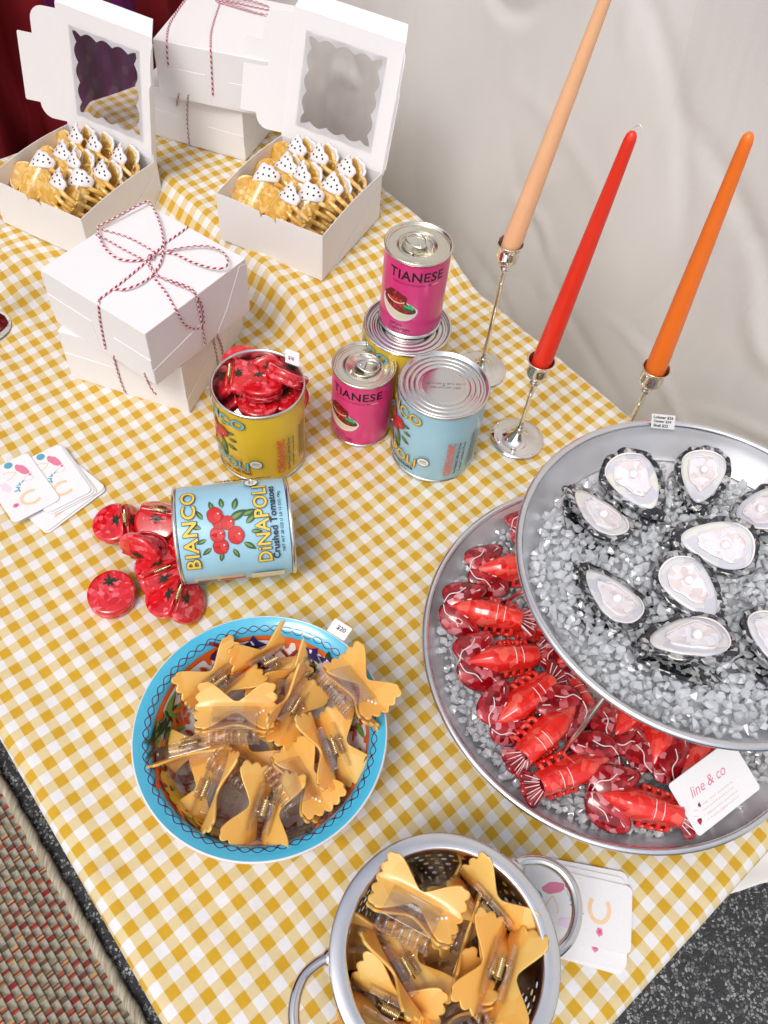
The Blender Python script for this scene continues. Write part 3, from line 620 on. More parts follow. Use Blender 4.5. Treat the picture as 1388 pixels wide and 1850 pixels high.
def tomato_pic(A, w_, h_, ox, oy, a=0):
    R = lambda x, y: tuple(rot2(np.array([[x * w_, y * h_]]), a)[0] + [ox, oy])
    rr = random.Random(3)
    for x, y, l, g in ((-.42, .30, .30, 2.2), (-.2, .38, .28, 1.9), (.08, .46, .34, 1.2), (.3, .42, .3, .5), (-.5, -.12, .3, 3.6), (-.36, -.34, .36, 4.1), (.1, -.42, .4, 5.4), (.32, -.36, .4, 5.0), (.48, -.2, .36, 6.0), (-.1, -.5, .3, 4.6), (.5, .2, .3, .3), (.22, -.1, .5, 5.2), (-.56, .1, .26, 2.9), (.56, .02, .3, .1)):
        A.put(leaf2d(0, 0, l * w_, l * w_ * .5, a + g), A.i['green'], R(x, y)); A.put(leaf2d(0, 0, l * w_ * .75, l * w_ * .22, a + g), A.i['greenl'], R(x, y))
    for x, y, s in ((-.40, .12, .20), (-.10, .16, .19), (.22, .10, .19), (.16, -.06, .17), (-.16, -.20, .21), (.38, .18, .20)):
        s_ = s * w_; A.put(blob2d(0, 0, s_ * 1.06, s_ * .98, a, wob=.02, seed=int(s * 999)), A.i['darkred'], R(x, y)); A.put(blob2d(0, 0, s_, s_ * .92, a, wob=.02, seed=int(s * 999)), A.i['red'], R(x, y))
        A.put(blob2d(0, 0, s_ * .5, s_ * .34, a + .6), A.i['redl2'], R(x - .05, y - .05)); A.put(blob2d(0, 0, s_ * .10, s_ * .10), A.i['white'], R(x + .03, y - .07))
INK = ['gold', 'dark', 'red', 'darkred', 'green', 'greenl', 'white', 'orange', 'salmon', 'ltblue', 'cream', 'black', 'peach', 'mint']
C_['redl2'] = plain('ink_redl2', srgb(214, 60, 56), .45, .03)
def big_can(name, label, loc, variant, az0, open_top=False, rot=None, cat='can', group=None):
    r, h = .0508, .119; t = thing(name, label, cat, loc, 0, group)
    if rot is not None: t.rotation_mode = 'QUATERNION'; t.rotation_quaternion = rot
    blue = variant == 'blue'
    body_m = plain('paper_label_' + variant, srgb(160, 206, 226) if blue else srgb(230, 190, 50), .33, .035, 25, coat=.25)
    mb = can_body(t, r, h, body_m, open_top)
    if not open_top: lid_plain(t, r, h)
    A = Art(cyl_wrap(r, az0), .004, lift=.00004); names = INK + ['redl2']; A.i = {k: i for i, k in enumerate(names)}
    letter = 'gold' if blue else 'ltblue'
    tomato_pic(A, .040, .050, -.004, h - .051)
    for tx, z, hh in (('BIANCO', h - .0165, .0155), ('DiNAPOLI', h - .088, .0155)):
        big = T(tx, .02, offset=.0009, spacing=1.06); small = T(tx, .02, offset=.0003, spacing=1.06)
        wd = .084; sc = wd / (big[0][:, 0].max() - big[0][:, 0].min()); sy = hh / (big[0][:, 1].max() - big[0][:, 1].min()); mid = (big[0].max(0) + big[0].min(0)) / 2
        A.put(((big[0] - mid) * [sc, sy], big[1]), A.i['dark' if blue else 'green'], (0, z)); A.put(((small[0] - mid) * [sc, sy], small[1]), A.i[letter], (0, z))
    l1 = 'Crushed Tomatoes' if blue else 'Whole Peeled Tomatoes with Basil'
    A.put(fitw(T(l1, .008, offset=.0002), width=.078 if blue else .088, height=.0072 if blue else .006), A.i['dark' if blue else 'darkred'], (0, .0195)); A.put(fitw(T('NET WT 28 OZ (1 LB 12 OZ) 794g', .006, offset=.0001), width=.062, height=.0036), A.i['dark'], (.0, .0115))
    # round certification mark
    A.put(blob2d(0, 0, .0075, .0075), A.i['green'], (.050, .038)); A.put(blob2d(0, 0, .0066, .0066), A.i['white'], (.050, .038)); A.put(fitw(T('USDA', .004, offset=.0001), width=.008), A.i['green'], (.050, .0395)); A.put(fitw(T('ORGANIC', .004), width=.009), A.i['green'], (.050, .0365))
    # side panel, read from bottom to top
    ocol = 'salmon' if blue else 'orange'
    A.put(fitw(T('ORGANIC', .012, offset=.0006), width=.060, height=.0095), A.i[ocol], (.079, .046), PI / 2)
    l2 = ('Vine Ripened California Grown', 'Crushed Tomatoes in Puree') if blue else ('Vine Ripened California Grown', 'Whole Peeled Tomatoes with Basil')
    for k, tx in enumerate(l2): A.put(fitw(T(tx, .004, offset=.0001), width=.058 - .004 * k), A.i['dark'], (.0885 + .0058 * k, .046), PI / 2)
    for k in range(8): A.put(rect2d(0, 0, .0006, .062 - .004 * (k % 3)), A.i['dark'], (.106 + .0017 * k, .050), layer=30)
    # barcode block and colour bars on the other side
    A.put(rect2d(0, 0, .012, .034), A.i['cream'], (-.064, .030))
    rr = random.Random(5); y = .016
    while y < .044: wdt = rr.choice([.0004, .0007, .001]); A.put(rect2d(0, 0, .009, wdt), A.i['black'], (-.0645, y), layer=31); y += wdt + rr.choice([.0005, .0008])
    A.put(rect2d(0, 0, .0035, .026), A.i['red'], (-.0635, .066)); A.put(rect2d(0, 0, .010, .050), A.i['cream'], (-.0665, .080), layer=2)
    for k in range(5): A.put(rect2d(0, 0, .0008, .02), A.i['dark'], (-.0655 - .0016 * k, .092), layer=32)
    A.mb.build('label_print', [C_[k] for k in names], t)
    return t
def az_cam(p, off): return math.atan2(-p[1], -p[0]) + math.radians(off)
def small_can(name, label, p, off, ang, zb=0.):
    r, h = .0366, .108; t = thing(name, label, 'can', (p[0], p[1], zb), 0, 'pink tins of diced tomatoes'); can_body(t, r, h, plain('pink_label', srgb(226, 58, 132), .28, .04, 30, coat=.4)); lid_pull(t, r, h, ang)
    A = Art(cyl_wrap(r, az_cam(p, off)), .0035, lift=.00004); names = ['black', 'white', 'darkred', 'red', 'redl2', 'green', 'mint', 'cream', 'grey', 'orange']; A.i = {k: i for i, k in enumerate(names)}
    A.put(fitw(T('TIANESE', .012, offset=.0003, spacing=1.08), width=.064, height=.0130), 0, (.001, h - .0185))
    A.put(fitw(T('SELEZIONATO DA FAMIGLIE DAL 1988', .004), width=.044, height=.0021), 0, (-.004, h - .0295)); A.put(rect2d(0, 0, .008, .0007), 1, (.024, h - .0295))
    cx, cy = -.016, .046
    # bowl of tomatoes
    t_ = np.linspace(PI, 2 * PI, 26); half = np.vstack([np.stack([.0235 * np.cos(t_), .021 * np.sin(t_)], 1), [[0, 0]]]); hf = [[i, i + 1, 26] for i in range(25)]
    A.put((half, hf), 1, (cx, cy), -.22); A.put((half * [.92, .86], hf), A.i['cream'], (cx, cy + .0003), -.22)
    A.put(blob2d(0, 0, .0235, .0095), 1, (cx, cy), -.22); A.put(blob2d(0, 0, .0215, .0080), 2, (cx, cy), -.22); A.put(blob2d(0, 0, .015, .012, wob=.05), 2, (cx - .005, cy + .008)); 
    rr = random.Random(11)
    for k in range(46):
        x = rr.uniform(-.018, .016); y = rr.uniform(-.005, .017 - abs(x + .005) * .55); s = rr.uniform(.0014, .003)
        if y < .017 - abs(x + .004) * .8: A.put(blob2d(0, 0, s, s * .8, rr.random() * 3, 10, .1, k), rr.choice([3, 4, 3, 2]), (cx + x, cy + y - x * .2), layer=12 + k % 6)
    tt = np.linspace(-2.8, -.4, 14); A.put(line2d(np.stack([.012 * np.cos(tt) - .004, .006 * np.sin(tt) + .010], 1), .0015), A.i['cream'], (cx, cy), layer=20)
    for a in (.2, 1.2, 2.4, 3.3, 5.6): A.put(leaf2d(0, 0, .008, .0048, a), A.i['mint' if a < 3 else 'green'], (cx + .012, cy - .0005), layer=22 + int(a))
    A.put(fitw(T('DICED', .006), width=.015, height=.0036), 0, (cx - .001, .0185)); A.put(fitw(T('TOMATOES', .006), width=.026, height=.0038), 0, (cx + .003, .0125)); A.put(fitw(T('NET WT 14 OZ', .004), width=.018, height=.002), 0, (cx + .004, .0078))
    A.mb.build('label_print', [C_[k] for k in names], t); return t
pY, pB, pBk, pP, pT = at(476, 812)[:2], at(781, 812)[:2], at(737, 585, .119)[:2], at(651, 766)[:2], at(757, 440, .223)[:2]
can_y = big_can('tomato_can', 'open yellow tomato can full of red tomato hair clips', (*pY, zt(*pY)), 'yellow', az_cam(pY, -67), True, group='large tomato cans')
can_b = big_can('tomato_can', 'upright closed blue tomato can with shiny ridged lid beside the pink can', (*pB, zt(*pB)), 'blue', az_cam(pB, -65), group='large tomato cans')
can_k = big_can('tomato_can', 'closed yellow tomato can with a pink can standing on its lid', (*pBk, zt(*pBk)), 'yellow', az_cam(pBk, -66), group='large tomato cans')
small_can('diced_tomato_can', 'pink can standing on the cloth left of the upright blue can', pP, -13, 2.9 + 0, zt(*pP))
small_can('diced_tomato_can', 'pink can stacked on top of the yellow can', pT, 2, -1.1, zt(*pBk) + .1165)
# the blue can on its side: axis from bottom (right) to open mouth (left)
pa, pb = at(322, 972, .0515), at(527, 950, .0515); ax = Vector((pa - pb)).normalized(); h_l = .119
mid = Vector((pa + pb) / 2); base = mid - ax * h_l / 2
X_ = Vector((0, 0, 1)); Y_ = ax.cross(X_)
qm = Matrix((X_, Y_, ax)).transposed()        # local x -> up, local z -> towards the mouth
# label centre should look up and back: turn round the axis
can_l = big_can('tomato_can', 'blue tomato can lying on its side with tomato clips spilling out', (base.x, base.y, zt(base.x, base.y) + .0525), 'blue', 0, True, rot=qm.to_quaternion(), group='large tomato cans')
LYING_ROLL = -27
can_l.rotation_quaternion = (Matrix.Rotation(math.radians(LYING_ROLL), 3, ax) @ qm).to_quaternion()

# ------------------------------------------------------------------ small claw-clip parts
def spring(mb, L=.013, r=.0030, turns=9, wire=.00045, c=(0, 0, 0), tails=True):
    n = turns * 12; pts = [(c[0] - L / 2 + L * k / n, c[1] + r * math.cos(2 * PI * k / 12), c[2] + r * math.sin(2 * PI * k / 12)) for k in range(n + 1)]
    tube(mb, pts, wire, 5); tube(mb, [(c[0] - L * .75, c[1], c[2]), (c[0] + L * .75, c[1], c[2])], wire * 1.6, 6)
    if tails:
        tube(mb, [(c[0] - L * .3, c[1] + r, c[2]), (c[0] - L * .3, c[1] + r * 3.2, c[2] + r * 1.2)], wire * 1.1, 5)
        tube(mb, [(c[0] + L * .3, c[1] - r, c[2]), (c[0] + L * .3, c[1] - r * 3.0, c[2] + r * 1.2)], wire * 1.1, 5)

# --- bow-tie (pasta) clip
def bow_sheet(L=.033, Hh=.0225, fold=.0035, nu=57, nv=34, nsc=5):
    u = np.linspace(-1, 1, nu); v = np.linspace(-1, 1, nv); U, V = np.meshgrid(u, v, indexing='ij'); A = np.abs(U)
    H = .0058 + (Hh - .0058) * np.clip((A - .06) / .94, 0, 1) ** 1.0 * (1 + .34 * np.sin(PI * np.clip(A, 0, 1)))
    sc = np.abs(np.sin((V + 1) / 2 * PI * nsc)) ** .62; endx = 1 - .03 * V ** 2 + .15 * (sc - .5) + .06 * np.cos(V * PI / 2)
    Xx = np.sign(U) * L * (A * (1 + (endx - 1) * A ** 7)); Y = V * H * (1 - .16 * np.clip(A - .8, 0, 1) / .2 * (1 - sc) * np.abs(V) ** 3 * .5)
    Z = fold * .7 * np.exp(-(Y / .0035) ** 2) * (1 - A ** 2) + .0006 * np.cos(Y / .0045) * A * (1 - A)
    return np.stack([Xx, Y, Z], 2)
def make_pasta():
    t = thing('pasta_clip', 'x', 'hair clip', (0, 0, 0), 0)
    B = bow_sheet(L=.0325, Hh=.0240)
    def bend(v, y0=.0085, up=66, lo=17):
        # position and direction along the folded plate: the grip half splays out, the lower half runs down
        v = np.asarray(v, float); k = .5 * (1 + np.tanh(v / .0018)); a = np.radians(lo + (up - lo) * k)
        s_ = np.sqrt(v * v + .0012 ** 2) - .0012; au, al = math.radians(up), math.radians(lo)
        y = y0 + np.where(v > 0, v * math.sin(au), v * math.sin(al)); z = np.where(v > 0, v * math.cos(au), v * math.cos(al)); return y, z, a
    for s in (-1, 1):
        y, z, a = bend(B[..., 1]); y = y + B[..., 2] * np.cos(a); z = z - B[..., 2] * np.sin(a)
        P_ = np.stack([B[..., 0], s * y, z], 2)
        if s < 0: P_ = P_[::-1]
        mb = MB(); thick(mb, P_, .0022); o = mb.build('bow', MT['pasta'], t)
        if s > 0:
            q = MB()
            for k in range(3): sphere(q, (-.0190 - .0030 * k + .0002 * k, .0085 - .0095 * .29 + .0026 + .0004 * k, -.0098 + .0021 * k), .0013, nu=8, nv=6)
            q.build('pearl', MT['pearl'], o)
        # clear jaw over the lower half: flange, wall, interlocking teeth
        mb = MB(); xs = np.linspace(-.0205, .0205, 26); prof = np.array([(.0045, .0050), (.0085, .0022), (.0106, -.002), (.0112, -.012), (.0106, -.022), (.0078, -.030)])
        pr_ = spline(prof, 4); G2 = np.array([[(x, s * p[0], p[1]) for p in pr_] for x in xs]); thick(mb, G2 if s > 0 else G2[::-1], .0014)
        for k in range(7):
            x0 = -.0200 + .0064 * k + (.0018 if s > 0 else -.0012); tp = spline([(.0078, -.030), (.004, -.0335), (-.002, -.035)], 4)
            G3 = np.array([[(x, s * p[0], p[1]) for p in tp] for x in (x0 - .0016, x0, x0 + .0016)]); thick(mb, G3 if s > 0 else G3[::-1], .0016)
        box(mb, (0, s * .0062, .0038), (.017, .0030, .0055)); mb.build('clear_jaw', MT['clear'], t)
    mb = MB(); spring(mb, .014, .0030, 10, .00042, (0, 0, .0040)); mb.build('spring', MT['gold'], t); return t
# --- tomato clip
def disc_sheet(r, dome, rim, cut=None, nr=9, nt=48, y0=0.):
    G = np.zeros((nt, nr + 4, 3))
    for i in range(nt):
        a = 2 * PI * i / nt; rr = r * (1 - .03 * math.cos(2 * a))
        x, y = rr * math.cos(a), rr * math.sin(a)
        if cut is not None and y > cut: y = cut
        for j in range(nr + 4):
            if j < nr: q = .02 + .98 * j / (nr - 1); G[i, j] = (x * q, y * q, dome * (1 - q ** 2.5))
            else: k = (j - nr + 1) / 4; G[i, j] = (x * (1 + .015 * math.sin(k * PI)), y * (1 + .015 * math.sin(k * PI)), -rim * k)
    return G
def calyx(mb, c, r, seed=0, R=None):
    rr = random.Random(seed)
    for k in range(7):
        a = 2 * PI * k / 7 + rr.uniform(-.2, .2); l = r * rr.uniform(.75, 1.1); v = []
        for t_, w_, z in ((0, .0010, .0009), (.35, .0014, .0013), (.7, .0008, .0010), (1, .0001, .0002)):
            for s in (-1, 1): v.append((c[0] + t_ * l * math.cos(a) - s * w_ * math.sin(a), c[1] + t_ * l * math.sin(a) + s * w_ * math.cos(a), c[2] + z))
        mb.add(v, [[0, 2, 3, 1], [2, 4, 5, 3], [4, 6, 7, 5]]); mb.add([(x, y, z - .0005) for x, y, z in v], [[1, 3, 2, 0], [3, 5, 4, 2], [5, 7, 6, 4]])
    sphere(mb, (c[0], c[1], c[2] + .001), (.0013, .0013, .001), nu=8, nv=6)
MT['calyx'] = plain('calyx_green', (.012, .035, .014, 1), .35, .3, 300)
def make_tomato(kind):
    t = thing('tomato_clip', 'x', 'hair clip'); R_ = .0242
    if kind == 'shut':
        for s, nm in ((1, 'upper_disc'), (-1, 'lower_disc')):
            G = disc_sheet(R_, .0012, .0055); G = G * [1, 1, s] + [0, 0, .0068 + s * .0062]
            if s < 0: G = G[::-1]
            mb = MB(); thick(mb, G, .0016, cu=True); o = mb.build(nm, MT['tomato'], t)
            mb = MB(); lathe(mb, [(.0004, .0068 + s * .0072), (.0012, .0068 + s * .0072)], 8)
        mb = MB(); lathe(mb, [(R_ * .93, .0012), (R_ * .995, .002), (R_ * .995, .0115), (R_ * .93, .0124)], 48); mb.build('side_wall', MT['tomato_side'], t)
        mb = MB()
        for k in range(6):
            a = -2.1 + k * .17; c, s = math.cos(a), math.sin(a); box(mb, (R_ * 1.0 * c, R_ * 1.0 * s, .0068), (.0012, .0022, .006), rz=a)
        mb.build('tooth', MT['tomato'], t)
        mb = MB(); calyx(mb, (-.002, .0115, .0140), .0105, 2); mb.build('calyx', MT['calyx'], t)
        mb = MB(); tube(mb, [(-.021, .010, .0141), (-.008, .0095, .0145)], .0005, 5); tube(mb, [(.006, .0098, .0145), (.021, .010, .0141)], .0005, 5); mb.build('hinge_line', MT['tomato'], t)
        return t
    tilt = math.radians(dict(open=38, wide=56, side=38)[kind])
    for s in (-1, 1):
        G = disc_sheet(R_, .0014, .007, cut=.0095); P_ = G.copy(); y = -(G[..., 1] - .0095); x = G[..., 0]; z = G[..., 2]
        yy = s * (.0030 + y * math.cos(tilt) + z * math.sin(tilt) * .9); zz = .013 - y * math.sin(tilt) * .75 + z * math.cos(tilt)
        P_ = np.stack([x, yy, zz], 2); P_ = P_[::-1] if s > 0 else P_
        mb = MB(); thick(mb, P_, .0022, cu=True); o = mb.build('half_disc', MT['tomato'], t)
        m2 = MB(); calyx(m2, (0, 0, 0), .0095, 3 + s); v = m2.v; allv = np.concatenate(v); y = .0055 - allv[:, 1] * .75; 
        y = np.maximum(y, -.001); Q = np.stack([allv[:, 0], s * (.0030 + y * math.cos(tilt) + (allv[:, 2] + .0024) * math.sin(tilt)), .013 - y * math.sin(tilt) * .75 + (allv[:, 2] + .0022) * math.cos(tilt)], 1)
        m3 = MB(); m3.add(Q, m2.f); m3.build('calyx', MT['calyx'], o)
        mb = MB(); box(mb, (0, s * .0030, .0125), (.040, .0022, .0075)); 
        mb.build('hinge_lip', MT['tomato_side'], t)
    mb = MB()
    for k in range(6):
        for s in (-1, 1): box(mb, (-.0125 + .005 * k + s * .0008, s * .0085, -.002), (.0022, .012, .0018))
    mb.build('teeth', MT['tomato_side'], t)
    mb = MB(); spring(mb, .013, .0022, 8, .0004, (0, 0, .0165), False); tube(mb, [(-.011, 0, .018), (.011, 0, .018)], .0009, 6); mb.build('spring', MT['gold'], t); return t
# --- cannoli clip
def make_cannoli():
    t = thing('cannoli_clip', 'x', 'hair clip'); L = .062; r = .0150
    for s in (-1, 1):
        G = np.zeros((22, 20, 3))
        for i in range(22):
            q = i / 21; rr = r * (.86 + .26 * math.sin(PI * min(1, q * 1.05)))
            for j in range(20):
                a = math.radians(95 + 170 * j / 19); top = .010 * (1 - j / 19.)
                G[i, j] = (rr * math.cos(a) * .8 + .004, s * (.003 + abs(math.sin(a * .5)) * 0 + .0065 + .0065 * math.sin(math.radians(170 * j / 19))), q * (L - top * 0) + 0)
        # a half shell bulging outwards on each side, open towards +x where the teeth are
        for i in range(22):
            q = i / 21; bl = .86 + .20 * math.sin(PI * q)
            for j in range(20):
                b = j / 19; G[i, j] = (-.0145 * bl + .0285 * bl * b, s * (.0018 + .0110 * bl * math.sin(PI * (.08 + .80 * b)) ** .8), (q * L * (1 - .16 * b)) )
        mb = MB(); thick(mb, G if s > 0 else G[::-1], .0022); sh = mb.build('shell', MT['cannoli'], t)
        mb = MB(); tube(mb, [tuple(G[i, 5] + [0, s * .0013, 0]) for i in range(22)], .0006, 5); mb.build('seam', MT['cannoli'], sh)
        # cream cap with a wavy top and dark specks
        C = np.zeros((18, 9, 3))
        for i in range(18):
            b = i / 17
            for j in range(9):
                q = j / 8; top = .0105 * math.sin(PI * (.12 + .72 * b)) ** .6 + .0012 * abs(math.sin(b * 12))
                base = L * .93 - .006 - .012 * (1 - b)
                ztop = L * .965 + .0055 * math.sin(PI * (.06 + .88 * b)) ** .5 - .0025 * b + .0008 * math.sin(b * 16); zz = base + q * (ztop - base)
                C[i, j] = ((-.0140 + .0275 * b) * (1 - .10 * q), s * (.0028 + .0112 * math.sin(PI * (.08 + .80 * b)) ** .8 * (1 - .30 * q * q)), zz)
        mb = MB(); thick(mb, C if s > 0 else C[::-1], .0030); cr = mb.build('cream', MT['cream'], t)
        mb = MB(); N = normals(C)
        for k, (i, j) in enumerate(((2, 3), (4, 6), (6, 3), (8, 6), (10, 3), (12, 6), (14, 4), (4, 1))):
            p = C[i, j]; n = np.array([0, s, 0.]) * .8 + np.array([0, 0, .3]); sphere(mb, p + n / np.linalg.norm(n) * .0016, (.0013, .0008, .0013), nu=8, nv=5)
        mb.build('speck', MT['black'], cr)
        # finger tab on the other side
        E = np.zeros((16, 7, 3))
        for i in range(16):
            b = PI * i / 15
            for j in range(7):
                q = j / 6; E[i, j] = (-.014 - .0175 * math.sin(b) * q, s * (.005 + .004 * q), .026 - .0185 * math.cos(b) * (.55 + .45 * q))
        mb = MB(); thick(mb, E if s < 0 else E[::-1], .0026); mb.build('finger_tab', MT['cannoli'], t)
        mb = MB()
        for k in range(5):
            z = .008 + k * .0105 + (.0045 if s > 0 else 0); pts = [(.010, s * .0095, z), (.018, s * .0080, z + .0006), (.026, s * .003, z + .0012), (.031, -s * .001, z + .0014)]
            tube(mb, spline(pts, 4), np.linspace(.0032, .0020, 13), 8)
        mb.build('teeth', MT['cannoli'], t)
    mb = MB(); spring(mb, .012, .0026, 8, .0005, (0, 0, 0), False); v = np.concatenate(mb.v); mb.v = [np.stack([v[:, 2] - .014, v[:, 1], v[:, 0] + .022], 1)]; mb.build('spring', MT['gold'], t)
    return t
# --- lobster clip: nose at -x, tail at +x
def make_lobster():
    t = thing('lobster_clip', 'x', 'hair clip')
    G = np.zeros((30, 19, 3))
    for i in range(30):
        q = i / 29; x = -.044 + .076 * q; w_ = .0005 + .0150 * min(1, (q / .42)) ** .8 * (1 - .28 * max(0, q - .45) / .55); h = .004 + .0165 * min(1, q / .35) ** .7 * (1 - .25 * max(0, q - .6) / .4)
        seg = .0006 * abs(math.sin(q * 26)) if q > .5 else 0
        for j in range(19):
            a = -1 + 2 * j / 18; fa = abs(a); zz = h * (1 - .10 * (fa / .45) if fa < .45 else .90 - .90 * ((fa - .45) / .55) ** 1.3)
            G[i, j] = (x, (w_ + seg) * (a if fa < .9 else math.copysign(.9 + (fa - .9) * .4, a)), .0035 + zz + seg)
    mb = MB(); thick(mb, G, .0018); mb.build('body', MT['lob_body'], t)
    mb = MB()
    for x, k in ((.006, 0), (.014, 0)):
        i = int((x + .044) / .076 * 29); tube(mb, [tuple(G[i, j] + [0, 0, .0011]) for j in range(3, 16)], .0004, 5)
    for s in (-1, 1): tube(mb, spline([(-.048, 0, .010), (-.036, s * .005, .0125), (-.022, s * .010, .0135)], 6), .0006, 5)
    mb.build('painted_line', MT['white_line'], t)
    for s in (-1, 1):
        mb = MB(); C = np.zeros((36, 8, 3))
        for i in range(36):
            a = 2 * PI * i / 36; rx, ry = .0235, .0135; k = 1 + .05 * math.sin(3 * a + s)
            for j in range(8):
                q = .03 + .97 * j / 7; x = rx * k * math.cos(a) * q; y = ry * k * math.sin(a) * q * (1 - .28 * math.cos(a))
                th = s * .42; X = x * math.cos(th) - y * math.sin(th) - .030; Y = x * math.sin(th) + y * math.cos(th) + s * .0150
                C[i, j] = (X, Y, .0105 + .0035 * (1 - q * q) - .05 * abs(Y) ** 1.0 * .12 - 8 * (abs(Y) ** 2))
        thick(mb, C, .0030, cu=True); o = mb.build('claw', MT['lob_claw'], t)
        mb = MB(); tube(mb, spline([(-.049, s * .001, .0135), (-.045, s * .010, .0150), (-.036, s * .014, .0162), (-.030, s * .021, .0130)], 6), .00055, 5)
        mb.build('painted_line', MT['white_line'], o); mb = MB(); tube(mb, [(-.020, s * .018, .0148), (-.015, s * .022, .0115)], .0005, 5); mb.build('painted_line', MT['white_line'], o)
    # tail fan
    F_ = np.zeros((25, 8, 3))
    for i in range(25):
        a = -1 + 2 * i / 24
        for j in range(8):
            q = j / 7; sc = 1 - .12 * (1 - abs(math.cos(a * PI * 1.5))) * q ** 3; ang = a * .78; l = (.006 + .021 * q) * sc
            F_[i, j] = (.024 + l * math.cos(ang), l * math.sin(ang) * 1.05, .010 + .0018 * math.cos(a * 9) * q - .003 * q)
    mb = MB(); thick(mb, F_[::-1], .0026); o = mb.build('tail_fan', MT['lob_claw'], t)
    mb = MB()
    for a in (-.6, -.36, -.12, .12, .36, .6):
        tube(mb, [(.024 + l * math.cos(a), l * math.sin(a) * 1.05, .0132 - .0025 * (l / .026)) for l in (.009, .014, .019, .023)], .00045, 5)
    mb.build('painted_line', MT['white_line'], o)
    # legs that close like a claw: looped slots along both sides
    for s in (-1, 1):
        mb = MB(); zl = [(s * .0120, .0085), (s * .0165, .0050), (s * .0180, -.0005), (s * .0150, -.0060)]
        for k in range(4):
            x0 = -.002 + .0085 * k; tube(mb, [(x0, y * (1 - .04 * k), z) for y, z in [tuple(p[1:]) for p in spline([(0, *p) for p in zl], 4)]], [.0022] * 13, 7)
        for k in range(3):
            x0 = -.002 + .0085 * k; tube(mb, [(x0, s * .0178 * (1 - .04 * k), -.001), (x0 + .0085, s * .0178 * (.96 - .04 * k), -.001)], .0020, 7)
        mb.build('leg_comb', MT['lob_body'], t)
    mb = MB(); spring(mb, .014, .003, 8, .0005, (.006, 0, .009), False); mb.build('spring', MT['gold'], t)
    return t
# --- oyster clip: narrow end at +x
def egg(a, rx, ry): return rx * math.cos(a) * (1 + .10 * math.cos(a)), ry * math.sin(a) * (1 - .30 * math.cos(a))
def make_oyster(var=0):
    t = thing('oyster_clip', 'x', 'hair clip'); rr = random.Random(var * 13 + 5); ph = [rr.random() * 6 for _ in range(4)]
    def shellsheet(sx, wav, zc, zr, n=72, m=9):
        G = np.zeros((n, m, 3))
        for i in range(n):
            a = 2 * PI * i / n; k = 1 + wav * (.45 * math.sin(9 * a + ph[0]) + .35 * math.sin(14 * a + ph[1]) + .5 * math.sin(4 * a + ph[2])); x, y = egg(a, .0345 * sx, .0235 * sx)
            for j in range(m):
                q = .03 + .97 * j / (m - 1); G[i, j] = (x * k * q, y * k * q, zc + zr * q ** 2.2 + wav * .02 * math.sin(11 * a + ph[3]) * q ** 3)
        return G
    for s, nm in ((1, 'upper_shell'), (-1, 'lower_shell')):
        G = shellsheet(1.0, .045, 0, .0035) if s > 0 else shellsheet(.98, .05, 0, .004)
        if s < 0:
            ta = math.radians(17); G = G * [1, 1, -1]; x = G[..., 0] - .033; z = G[..., 2]; G = np.stack([x * math.cos(ta) - z * math.sin(ta) + .033, G[..., 1] * 1.02 - .0035, x * math.sin(ta) + z * math.cos(ta) - .0065], 2)[::-1]
        mb = MB(); thick(mb, G, .0036, cu=True); mb.build(nm, MT['shell'], t)
    # tail knob at the hinge
    mb = MB(); sphere(mb, (.036, .003, -.001), (.006, .005, .0035), nu=14, nv=8); sphere(mb, (.033, -.008, -.004), (.006, .004, .003), nu=14, nv=8); mb.build('hinge_knob', MT['shell'], t)
    def plate(nm, mat, sx, sy, dx, z, wav, ns, th=.002):
        G = np.zeros((64, 7, 3)); edge = []
        for i in range(64):
            a = 2 * PI * i / 64; x, y = egg(a, .0345 * sx, .0235 * sy); k = 1 + wav * math.sin(ns * a + ph[1]) + wav * .6 * math.sin((ns + 3) * a + ph[2])
            for j in range(7): q = .03 + .97 * j / 6; G[i, j] = (x * k * q + dx, y * k * q, z + .0012 * q ** 2)
            edge.append((x * k + dx, y * k, z + .0012 + th * .55))
        mb = MB(); thick(mb, G, th, cu=True); return mb.build(nm, mat, t), edge
    o, e = plate('nacre', MT['nacre'], .80, .79, -.001, .0030, .012, 3)
    mb = MB(); e2 = e[22:46]; tube(mb, e2, [.0002 + .0007 * math.sin(PI * k / (len(e2) - 1)) for k in range(len(e2))], 6); mb.build('rim_line', MT['white_line'], o)
    o2, e = plate('flesh', MT['nacre_in'], .53, .54, -.003, .0040, .05, 5)
    mb = MB(); tube(mb, e[6:60], .00042, 5); mb.build('outline', MT['white_line'], o2)
    mb = MB(); sphere(mb, (-.004, .001, .0080), .0036, nu=20, nv=12); mb.build('pearl', MT['pearl'], t)
    mb = MB(); spring(mb, .013, .0028, 8, .0005, (.020, -.004, -.004), False); mb.build('spring', MT['gold'], t)
    return t
USED = set()
def put(proto, loc, R=None, label=None, group=None, first=None, scale=1.):
    if proto.name not in USED: USED.add(proto.name); o = proto
    else: o = copy_tree(proto)
    o.rotation_mode = 'QUATERNION'; o.location = loc
    if R is not None: o.rotation_quaternion = R.to_quaternion()
    if scale != 1: o.scale = (scale,) * 3
    if label: o['label'] = label
    if group: o['group'] = group
    return o
def yaw_px(x, y, z, dx, dy):
    a, b = at(x - dx, y - dy, z), at(x + dx, y + dy, z); return math.atan2(b[1] - a[1], b[0] - a[0])
def RR(yaw, pitch=0., roll=0.):
    return Matrix.Rotation(yaw, 3, 'Z') @ Matrix.Rotation(math.radians(pitch), 3, 'Y') @ Matrix.Rotation(math.radians(roll), 3, 'X')
MT['rimmetal'] = mat_metal('rim_aluminium', (.84, .84, .86, 1), .25, .05)

